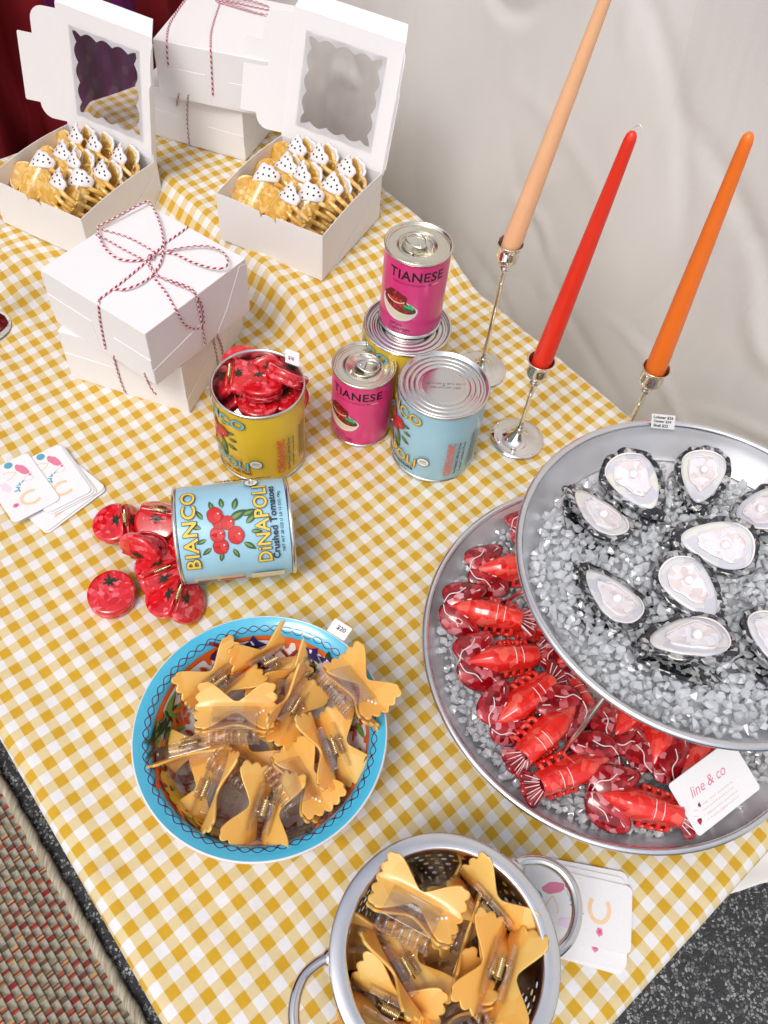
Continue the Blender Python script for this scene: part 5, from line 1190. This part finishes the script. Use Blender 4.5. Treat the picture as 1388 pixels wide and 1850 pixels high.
# ------------------------------------------------------------------ lobster clips
lob0 = make_lobster(); register(lob0); gl = 'red lobster clips on the ice'
def lc(nx, ny, tx, ty, z, roll, pitch, label):
    px, py = (nx + tx) / 2, (ny + ty) / 2; return put(lob0, at(px, py, z), RR(yaw_px(px, py, z, tx - nx, ty - ny), pitch, roll), label, gl)
for a in ((838, 1038, 1010, 1022, .036, 12, 2, 'lobster clip highest in the lower tray, its tail under the upper tray'), (800, 1092, 972, 1132, .040, 16, -4, 'second lobster clip from the top, nose against the left wall'),
          (820, 1203, 1000, 1180, .040, 14, 3, 'lobster clip lying level below the two top ones at the left'), (880, 1313, 1010, 1215, .042, 22, 0, 'lobster clip slanting up to the right in the left of the tray'),
          (1046, 1262, 912, 1392, .044, -20, 4, 'lobster clip pointing its nose up to the right beside the wire leg'), (1118, 1358, 928, 1432, .042, -24, 0, 'lobster clip with its tail pointing at the lower left rim'),
          (1062, 1428, 1258, 1482, .046, 20, 0, 'frontmost lobster clip whose tail touches the white business card'), (1100, 1335, 1170, 1235, .034, 10, 8, 'dark lobster clip with its nose down under the rim of the upper tray'),
          (1170, 1385, 1200, 1265, .034, 8, 6, 'dark lobster clip squeezed in the middle under the upper tray'), (1208, 1408, 1330, 1310, .040, 18, 0, 'lobster clip half hidden behind the white business card'),
          (995, 1205, 1120, 1150, .036, 10, 0, 'lobster clip with only its claws out from under the upper tray'), (932, 965, 1060, 950, .030, 0, 0, 'lobster clip just peeking out at the top beside the upper tray'),
          (1015, 1155, 880, 1120, .024, 0, 0, 'lobster clip lying deep below the second one'), (1080, 1345, 1010, 1210, .022, 0, 0, 'lobster clip lying deep on the ice beside the wire leg')): lc(*a)
z_ = .052
tag_card('business_card', 'white rounded business card with pink script leaning in the lower tray', [at(1262, 1512, .050), at(1374, 1424, .050), at(1316, 1340, .072), at(1206, 1418, .072)], .085, .055, [], cat='card', rr=.0035)
bcard = [o for o in bpy.data.objects if o.name.startswith('business_card')][0]
def biz():
    cs = [at(1262, 1512, .050), at(1374, 1424, .050), at(1316, 1340, .072), at(1206, 1418, .072)]; cs[2] = cs[1] + cs[3] - cs[0]; c0 = np.mean(cs, 0); fn = quad_fn([q - c0 for q in cs], .085, .055)
    for ch in children_of(bcard):
        if ch.name.startswith('print'): bpy.data.objects.remove(ch)
    A = Art(lambda v, l: fn(v, .0006 + l), None); 
    A.put(fitw(T('line & co', .012, shear=.35), width=.046, height=.0095), 0, (-.004, .0085), layer=1)
    for k, tx in enumerate(('shop our jewelry', 'www.jewelryandco.com', '* @jewelryandco', '* hello@jewelry')): A.put(fitw(T(tx, .004), width=.046 - .004 * (k % 2), height=.0022), 1, (-.004, -.006 - .0048 * k), layer=1)
    A.mb.build('print', [C_['rose'], C_['gum']], bcard)
biz()

# ------------------------------------------------------------------ oyster clips
oys = [make_oyster(k) for k in range(3)]; [register(o) for o in oys]; go = 'oyster clips with pearls on the ice'
for k, (px, py, dx, dy, roll, pitch, sc, lb) in enumerate(((1080, 934, -6, -7, 16, 6, .98, 'oyster clip at the left edge of the upper ice, tip up to the left'), (1146, 872, 6, 9, 16, 0, .98, 'oyster clip whose second shell and gold spring show on its left'),
        (1268, 862, -1, 10, 14, 10, 1.0, 'oyster clip highest in the upper tray, narrow end down'), (1296, 986, -10, -2, -16, 4, 1.0, 'oyster clip lying level right of the middle'), (1244, 1062, 8, 9, 10, 4, .96, 'oyster clip in the middle overlapped by its neighbours'),
        (1104, 1084, -7, -8, 12, 4, 1.02, 'oyster clip lowest at the left of the upper ice'), (1246, 1160, -10, 1, 22, 4, 1.0, 'oyster clip lying level nearest the front of the upper tray'), (1378, 925, 5, -9, -20, 0, .95, 'oyster clip at the right photo edge above the middle'),
        (1392, 1160, 4, 9, -10, 0, .95, 'oyster clip cut by the right photo edge lower down'))):
    put(oys[k % 3], at(px, py, .193 + (.006 if k in (3, 6) else 0)), RR(yaw_px(px, py, .19, dx, dy), pitch, roll), lb, go, scale=sc * (1.10 + .07 * math.sin(k * 2.3)))
tag_card('price_tag', 'white price tag listing lobster, oyster and shell on the upper tray rim', [at(1176, 772, UZ - .002), at(1218, 776, UZ - .002), at(1221, 753, UZ + .013), at(1178, 747, UZ + .013)], .024, .015,
         [('Lobster $26', 0, .0045, .0200, .0036), ('Oyster $24', -.0008, 0, .0182, .0036), ('Shell $22', -.0022, -.0045, .0150, .0036)], col='black')

# ------------------------------------------------------------------ candles in their holders
def holder(label, base, H):
    t = thing('candle_holder', label, 'candlestick', (base[0], base[1], base[2]), 0, 'silver candle holders')
    mb = MB(); lathe(mb, [(.0005, .0004), (.0330, .0004), (.0338, .0014), (.0332, .0024), (.026, .0030), (.017, .0052), (.0105, .0098), (.0062, .0155), (.0040, .0180), (.0052, .0195), (.0052, .0212), (.0034, .0225)], 72); mb.build('foot', MT['chrome'], t)
    mb = MB(); lathe(mb, [(.0030, .0222), (.0027, H * .5), (.0030, H - .040), (.0052, H - .0385), (.0060, H - .036), (.0050, H - .0335), (.0034, H - .032), (.0042, H - .030)], 24); mb.build('stem', MT['chrome'], t)
    mb = MB(); lathe(mb, [(.0042, H - .030), (.0090, H - .0275), (.0125, H - .022), (.0132, H - .017), (.0118, H - .010), (.0122, H - .005), (.0150, H - .0008), (.0162, H), (.0158, H + .0008), (.0145, H), (.0118, H - .004), (.0108, H - .010), (.0106, H - .020), (.001, H - .021)], 56); mb.build('cup', MT['chrome'], t); return t
def mat_wax(name, c):
    m = M(name); m.set(rough=.38, sss=.25, coat=.15); m.b.inputs['Subsurface Radius'].default_value = (.01, .004, .002)
    m.col(m.ramp(m.noise(45, 3), [(.3, tuple(x * .94 for x in c[:3]) + (1,)), (.7, c)])); m.bump(m.noise(90, 3), .06, .001); return m.m
def candle(label, p0, p1, mat, r0=.0116, wick=True):
    t = thing('taper_candle', label, 'candle', tuple(p0)); d = np.array(p1) - p0; L = np.linalg.norm(d); t.rotation_mode = 'QUATERNION'; t.rotation_quaternion = Vector(d).to_track_quat('Z', 'Y')
    mb = MB(); pr_ = [(.0005, 0), (r0 * .86, 0), (r0 * .98, .006)]; n = 26
    for k in range(1, n): q = k / n; pr_.append((r0 * (1.0 - .50 * q ** 1.15), .006 + (L - .018) * q))
    e = r0 * .5; pr_ += [(e * .97, L - .0085), (e * .82, L - .004), (e * .5, L - .0012), (.0005, L)]
    lathe(mb, pr_, 40); mb.build('wax', mat, t)
    if wick: mb = MB(); tube(mb, spline([(0, 0, L - .002), (.0004, 0, L + .003), (-.004, .001, L + .0075), (-.008, .0015, L + .006)], 5), .0007, 6); mb.build('wick', MT['wick'], t)
MT['wick'] = plain('wick', (.75, .7, .6, 1), .9)
hr, hp, ho = .140, .205, .165
cr = at(984, 648, hr); cpch = at(928, 440, hp); co_ = at(1187, 664, ho)
br = (at(932, 795)[:2] * .75 + cr[:2] * .25); cr[:2] = br; bp_ = at(866, 668)[:2] * .6 + cpch[:2] * .4
holder('short silver candle holder with the red candle, right of the blue can', (*br, zt(*br) + .0005), hr - zt(*br)); holder('tall silver candle holder with the pale peach candle behind the blue can', (*bp_, zt(*bp_) + .0005), hp - zt(*bp_))
holder('silver candle holder with the orange candle, its foot hidden by the tray', (co_[0], co_[1], .002), ho - .002)
lf = at(-27, 592)[:2]; holder('silver candle holder whose foot just shows at the left photo edge', (*lf, zt(*lf) + .0005), .12)
candle('red taper candle in the short silver holder', np.array([*br, hr - .016]), at(1145, 236, .405), mat_wax('red_wax', (.86, .035, .012, 1)))
candle('pale peach taper candle, tallest and cut by the top of the photo', np.array([*bp_, hp - .016]), at(1108, -40, .475), mat_wax('peach_wax', (.97, .55, .30, 1)))
candle('bright orange taper candle furthest right', np.array([co_[0], co_[1], ho - .016]), at(1356, 238, .425), mat_wax('orange_wax', (.96, .20, .016, 1)), wick=False)

# ------------------------------------------------------------------ bakery boxes
def sheet(mb, pts2, th, O, X, Y):
    O, X, Y = (np.array(q, float) for q in (O, X, Y)); N = np.cross(X, Y); N /= np.linalg.norm(N)
    poly_sheet(mb, pts2, th, lambda v, l: O + np.outer(np.asarray(v)[:, 0], X) + np.outer(np.asarray(v)[:, 1], Y) + N * (l - th / 2))
def open_box(label, corner, uvec, zb, Sz, lean, flap_a):
    # corner: front corner; uvec: unit vector from the left corner to the front corner
    u = np.array([*uvec, 0.]); v = np.array([-u[1], u[0], 0.]); c = np.array([*corner, 0]) - u * Sz / 2 + v * Sz / 2; yaw = math.atan2(u[1], u[0])
    t = thing('bakery_box', label, 'box', (c[0], c[1], zb), yaw, 'open bakery boxes'); h = Sz / 2; H = .072; th = .0009; cardm = MT['card']
    mb = MB(); sheet(mb, [(-h, -h), (h, -h), (h, h), (-h, h)], th, (0, 0, .0008), (1, 0, 0), (0, 1, 0)); mb.build('base', cardm, t, smooth=False)
    def wall(nm, pts, O, X): m = MB(); sheet(m, pts, th, O, X, (0, 0, 1)); return m.build(nm, cardm, t, smooth=False)
    fl = .004   # the walls lean outwards a little at the top
    arc = lambda a, b, z0, z1, bul, n=9: [(a + (b - a) * k / n, z0 + (z1 - z0) * k / n + bul * math.sin(PI * k / n)) for k in range(n + 1)]
    notch = [(.012, H - .001), (.011, H - .011), (.008, H - .006), (-.002, H - .003), (-.010, H - .005), (-.012, H - .010), (-.014, H - .001)]
    wall('front_wall', [(-h, 0), (h, 0)] + [(h, H)] + notch + arc(-.02, -h, H - .001, H, .0015, 4), (0, -h, 0), (1, 0, 0))
    wall('back_wall', [(-h, 0), (h, 0), (h, H), (-h, H)], (0, h, 0), (1, 0, 0))
    wall('side_wall', [(-h, 0), (h, 0)] + arc(h, -h, H, H, .006), (-h, 0, 0), (0, 1, 0)); wall('side_wall', [(-h, 0), (h, 0)] + arc(h, -h, H, H, .005), (h, 0, 0), (0, 1, 0))
    m = MB(); sheet(m, [(-h * .55, .002), (h * .2, .002), (h * .9, .050), (h * .9, .0535), (-h * .1, .022)], .0006, (h + .0012, 0, 0), (0, 1, 0), (0, 0, 1)); m.build('locking_flap', cardm, t, smooth=False)
    # lid: frame round a scalloped window
    a = math.radians(lean); Y = np.array([0, math.sin(a), math.cos(a)]); O = np.array([0, h, H])
    n = 96; outer = []; inner = []
    def sq(k, hs):
        q = (k / n * 4) % 4; s = int(q); f = q - s
        return [(-hs + 2 * hs * f, -hs), (hs, -hs + 2 * hs * f), (hs - 2 * hs * f, hs), (-hs, hs - 2 * hs * f)][s]
    wi = h * .66
    for k in range(n):
        x, y = sq(k, h); outer.append((x, y + h)); x, y = sq(k, wi); f = (k / n * 4) % 1; sc = .0054 * (1 - abs(math.cos(f * PI * 4.0))) * (1 if .02 < f < .98 else 0) ; s = int(k / n * 4) % 4
        dx, dy = [(0, 1), (-1, 0), (0, -1), (1, 0)][s]; inner.append((x + dx * (sc - .0015), y + dy * (sc - .0015) + h))
    mb = MB(); Nn = np.cross([1, 0, 0], Y)
    f3 = lambda p, l: O + np.array([1, 0, 0]) * p[0] + Y * p[1] + Nn * l
    vv = [f3(p, th / 2) for p in outer] + [f3(p, th / 2) for p in inner] + [f3(p, -th / 2) for p in outer] + [f3(p, -th / 2) for p in inner]; ff = []
    for k in range(n):
        j = (k + 1) % n; ff += [[k, j, n + j, n + k], [2 * n + k, 3 * n + k, 3 * n + j, 2 * n + j], [k, 2 * n + k, 2 * n + j, j], [n + k, n + j, 3 * n + j, 3 * n + k]]
    mb.add(vv, ff); lid = mb.build('lid', cardm, t, smooth=False)
    mb = MB(); G = np.zeros((34, 34, 3)); w2 = wi * 1.12
    for i in range(34):
        for j in range(34):
            x = -w2 + 2 * w2 * i / 33; y = -w2 + 2 * w2 * j / 33; G[i, j] = f3((x, y + h), .0009 + .0010 * math.sin(x * 95 + y * 40) * math.sin(y * 80 + 1) + .0005 * math.sin(x * 210 - y * 130))
    G2 = G + Nn * .0012; mb.add(G2.reshape(-1, 3), grid_faces(34, 34)); mb.build('window_film', MT['film'], lid)
    # side flap with rounded shoulders on the left, folded flap on the right, lip on top
    fa = math.radians(flap_a); X2 = np.array([-math.cos(fa), -math.sin(fa), 0])
    rr = .020; shoulder = [(.0, .004), (.020, .004)] + [(.020 + rr * math.sin(b), .004 + rr - rr * math.cos(b)) for b in np.linspace(.2, PI / 2, 6)] + [(.062, .024), (.0635, .026), (.0635, .115), (.062, .117), (.040, .117)] + [(.020 + rr * math.sin(b), .135 - rr * math.cos(b) * -1) for b in np.linspace(PI / 2, .2, 6)] + [(.020, .155), (0, .155)]
    mb = MB(); sheet(mb, [(x, y) for x, y in shoulder][::1], th, O + np.array([-h, 0, 0]), X2, Y); mb.build('side_flap', cardm, lid, smooth=False)
    fb = math.radians(62); mb = MB(); X3 = np.array([math.cos(fb), -math.sin(fb), 0]); sheet(mb, [(x * .55, y) for x, y in shoulder][::-1], th, O + np.array([h, 0, 0]), X3, Y); mb.build('side_flap', cardm, lid, smooth=False)
    m = MB(); Y2 = np.array([0, math.sin(a + .5), math.cos(a + .5)]); sheet(m, [(-h, 0), (h, 0), (h - .006, .022), (-h + .006, .022)], th, O + Y * Sz, (1, 0, 0), Y2); m.build('lip', cardm, lid, smooth=False)
    return t, u, v, c
def ray_box(px, py, boxes):
    # where the line of sight of a photo point meets a closed box: used to lay twine on its real faces
    o = np.array([0, 0, HC]); d = at(px, py, 0.) - o; best = None
    for c, yaw, sz, zb, h_ in boxes:
        R = np.array([[math.cos(yaw), math.sin(yaw), 0], [-math.sin(yaw), math.cos(yaw), 0], [0, 0, 1]]); oo = R @ (o - [c[0], c[1], zb + h_ / 2]); dd = R @ d; hs = np.array([sz / 2, sz / 2, h_ / 2]); t1 = (-hs - oo) / dd; t2 = (hs - oo) / dd
        tn = np.minimum(t1, t2); tf = np.minimum.reduce(np.maximum(t1, t2)); k = int(np.argmax(tn)); tm = tn[k]
        if tm < tf and (best is None or tm < best[0]): N = np.zeros(3); N[k] = np.sign(oo[k]); best = (tm, R.T @ N)
    if best is None: return None
    return o + d * best[0] + best[1] * .0011
def closed_box(label, c, yaw, sz, zb, H=.080, seed=0, grp='tied white bakery boxes'):
    t = thing('bakery_box', label, 'box', (c[0], c[1], zb), yaw, grp); mb = MB(); box(mb, (0, 0, H / 2), (sz, sz, H)); o = mb.build('box_body', MT['card'], t, smooth=False)
    bv = o.modifiers.new('b', 'BEVEL'); bv.width = .0009; bv.segments = 2; h = sz / 2
    for k, (O, X) in enumerate((((0, -h - .0003, 0), (1, 0, 0)), ((h + .0003, 0, 0), (0, 1, 0)), ((0, h + .0003, 0), (-1, 0, 0)), ((-h - .0003, 0, 0), (0, -1, 0)))):
        m = MB(); X = np.array(X, float); s_ = 1
        if k % 2 == 0: polys = ([(-h, .004), (-.004, .001), (-.010, H * .55), (-h, H * .56)], [(.018, .004), (h, .004), (h, H * .5), (.024, H * .50)])
        else: polys = ([(-h, .002), (-h * .1, .001), (h * .05, H * .48), (-h, H * .30)], [(h * .25, .003), (h, .005), (h, H * .9), (h * .86, H * .95), (h * .55, H * .42)])
        for p in polys: sheet(m, p, .0007, O, X, (0, 0, 1))
        m.build('flap', MT['card'], t, smooth=False)
    return (np.array([c[0], c[1]]), yaw, sz, zb, H)
def box_from(frontc, yaw, sz):
    u = np.array([math.cos(yaw), math.sin(yaw)]); v = np.array([-u[1], u[0]]); return np.array(frontc[:2]) - u * sz / 2 + v * sz / 2
def twine(label, strands, boxes, grp='red and white twine bows', lift=None):
    first = True; t = thing('bakers_twine', label, 'twine', (boxes[0][0][0], boxes[0][0][1], boxes[0][3]), 0, grp); c0 = np.array(t.location)
    for nm, pts, lf_ in strands:
        P_ = []
        q = spline([(x, y, 0) for x, y in pts], 8)
        for k, (x, y, _) in enumerate(q):
            w_ = ray_box(x, y, boxes)
            if w_ is not None: P_.append(w_ + [0, 0, lf_ * math.sin(PI * k / (len(q) - 1))] - c0)
        if len(P_) < 3: continue
        # resample evenly
        P_ = np.array(P_); L = np.concatenate([[0], np.cumsum(np.linalg.norm(np.diff(P_, axis=0), axis=1))]); s = np.linspace(0, L[-1], max(6, int(L[-1] / .0025))); P_ = np.stack([np.interp(s, L, P_[:, i]) for i in range(3)], 1)
        mb = MB(); tube(mb, P_, .00125, 7, uvk=.8); mb.build(nm, MT['twine'], t)
# front stack
zs = zt(-.26, .75); SB = .162; yl = math.atan2(-.052, .155); fl_ = at(343, 747); cl = box_from(fl_, yl, SB)
bx_lo = closed_box('white bakery box at the bottom of the front stack', cl, yl, SB, zs + .001)
yu = math.atan2(-.093, .130); fu = at(262, 604, zs + .162); cu_ = box_from(fu, yu, .162)
bx_up = closed_box('white bakery box on top of the front stack under the twine bow', cu_, yu, .162, zs + .0825, .080)
twine('red and white twine tied in a big bow on the front box stack', [
    ('strand', [(152, 413), (190, 418), (235, 432), (282, 458)], .0), ('strand', [(152, 416), (190, 433), (225, 453), (262, 472)], .0), ('strand', [(352, 402), (325, 423), (298, 442), (272, 468), (235, 500), (203, 525), (179, 543)], .0),
    ('strand', [(179, 546), (181, 570), (186, 600), (192, 629)], 0), ('strand', [(206, 642), (212, 665), (220, 690), (228, 709)], 0), ('strand', [(262, 672), (268, 688), (275, 702), (283, 712)], 0), ('strand', [(364, 586), (367, 604), (370, 622)], 0),
    ('strand', [(384, 610), (390, 640), (394, 664)], 0), ('strand', [(391, 603), (399, 625), (404, 650)], 0),
    ('bow_loop', [(270, 470), (245, 474), (215, 472), (192, 455), (180, 430), (181, 405), (192, 378), (212, 362), (240, 358), (264, 366), (282, 390), (294, 425), (296, 455), (290, 480), (276, 500)], .006),
    ('bow_loop', [(272, 466), (300, 458), (335, 453), (372, 452), (402, 463), (413, 482), (405, 493), (380, 491), (345, 478), (318, 463), (296, 458)], .006),
    ('loose_end', [(268, 472), (282, 497), (315, 515), (345, 528), (362, 548), (367, 575), (366, 590), (350, 595), (332, 586), (318, 562), (300, 530), (276, 500)], .002),
    ('loose_end', [(266, 476), (284, 500), (318, 512), (348, 526), (356, 548), (363, 585)], .001), ('loose_end', [(276, 500), (255, 517), (228, 527), (203, 524)], .003)], [bx_up, bx_lo])
kn = MB(); kp = ray_box(274, 470, [bx_up, bx_lo]); tw_o = [o for o in bpy.data.objects if o.name == 'bakers_twine'][0]
tube(kn, [kp - np.array(tw_o.location) + [.004 * math.cos(a) * (1 - a / 20), .003 * math.sin(a), .002 + a * .0003] for a in np.linspace(0, 12, 40)], .0010, 7); kn.build('knot', MT['twine'], tw_o)
# back stack
zr = RH + .001; yb = math.atan2(-.045, .115) + .02; fb_ = at(437, 200, zr + .080); sb = .165; cb_ = box_from(fb_, yb, sb)
b_lo = closed_box('white bakery box at the bottom of the back stack between the open boxes', cb_, yb, sb, zr)
yb2 = math.atan2(-.033, .136); lft = at(288, 72, zr + .162); u2 = np.array([math.cos(yb2), math.sin(yb2)]); cb2 = box_from(lft[:2] + u2 * (.165 - .010), yb2, .165)
b_up = closed_box('white bakery box on top of the back stack, cut by the top of the photo', cb2, yb2, .165, zr + .0815, .080)
twine('red and white twine tied round the back box stack', [('strand', [(342, -20), (335, 0), (318, 25), (304, 52), (302, 85), (305, 121)], 0), ('strand', [(405, -20), (398, 5), (388, 35), (381, 66), (382, 110), (385, 171)], 0), ('strand', [(324, 168), (320, 190)], 0),
    ('strand', [(341, 170), (339, 200), (340, 232), (343, 261)], 0), ('loose_end', [(388, -2), (420, 6), (455, 14), (486, 20)], .001), ('loose_end', [(388, 0), (420, 12), (450, 22), (486, 32)], .002), ('loose_end', [(390, 2), (425, 3), (460, 8), (486, 14)], .003), ('loose_end', [(390, 4), (430, 17), (465, 27), (486, 29)], .002)], [b_up, b_lo])
# open boxes with cannoli clips
ru = np.array([.883, -.469]); bR = open_box('open white window bakery box at the right, full of cannoli clips', at(582, 508, RH)[:2], ru, RH + .001, .163, 15, 14)
a0 = at(168, 476, .0)[:2]; a1 = at(303, 365, .0)[:2]; dv = (a1 - a0) / np.linalg.norm(a1 - a0); lu = np.array([dv[1], -dv[0]])
bL = open_box('open white window bakery box at the left, full of cannoli clips', a0, lu, .002, .163, 11, 14)
can0 = make_cannoli(); register(can0)
def cann(bx, grid, grp, where):
    t, u, v, c = bx; zb = t.location.z; k = 0
    for (a, b, rz, rl, pt, zz, lb) in grid:
        p = c + u * a + v * b; yaw = math.atan2(u[1], u[0]) + math.radians(rz)
        put(can0, (p[0], p[1], zb + zz), RR(yaw, pt, rl), lb + where, grp, scale=1.2)
G_ = [(-.052, .048, 8, -4, 6, .016, 'cannoli clip at the back left corner'), (.000, .050, 6, -4, 6, .016, 'cannoli clip in the middle of the back row'), (.050, .050, 10, -2, 8, .014, 'cannoli clip at the back right corner'),
      (-.050, .002, 8, -8, 8, .014, 'cannoli clip at the left end of the middle row'), (-.002, .004, 8, -6, 6, .013, 'cannoli clip in the very middle'), (.050, .004, 14, -6, 10, .012, 'cannoli clip at the right end of the middle row'),
      (-.048, -.046, 28, -16, 10, .012, 'cannoli clip with a wide tab at the front left corner'), (.000, -.046, 10, -10, 8, .010, 'cannoli clip in the middle of the front row'), (.046, -.046, 30, -18, 14, .010, 'cannoli clip at the front right corner')]
G_ = [(a * .74 - .021, b * .95 - .008, (-6 + k * 2 if k in (6, 8) else -30 + 5 * math.sin(k * 2.7)), rl - 26 + 5 * math.sin(k * 1.9), pt + 8 + 5 * math.sin(k * 3.1), zz + .010, lb) for k, (a, b, rz, rl, pt, zz, lb) in enumerate(G_)]
cann(bR, G_, 'cannoli clips in the right box', ' of the right open box'); cann(bL, G_, 'cannoli clips in the left box', ' of the left open box')
bpy.context.view_layer.update()
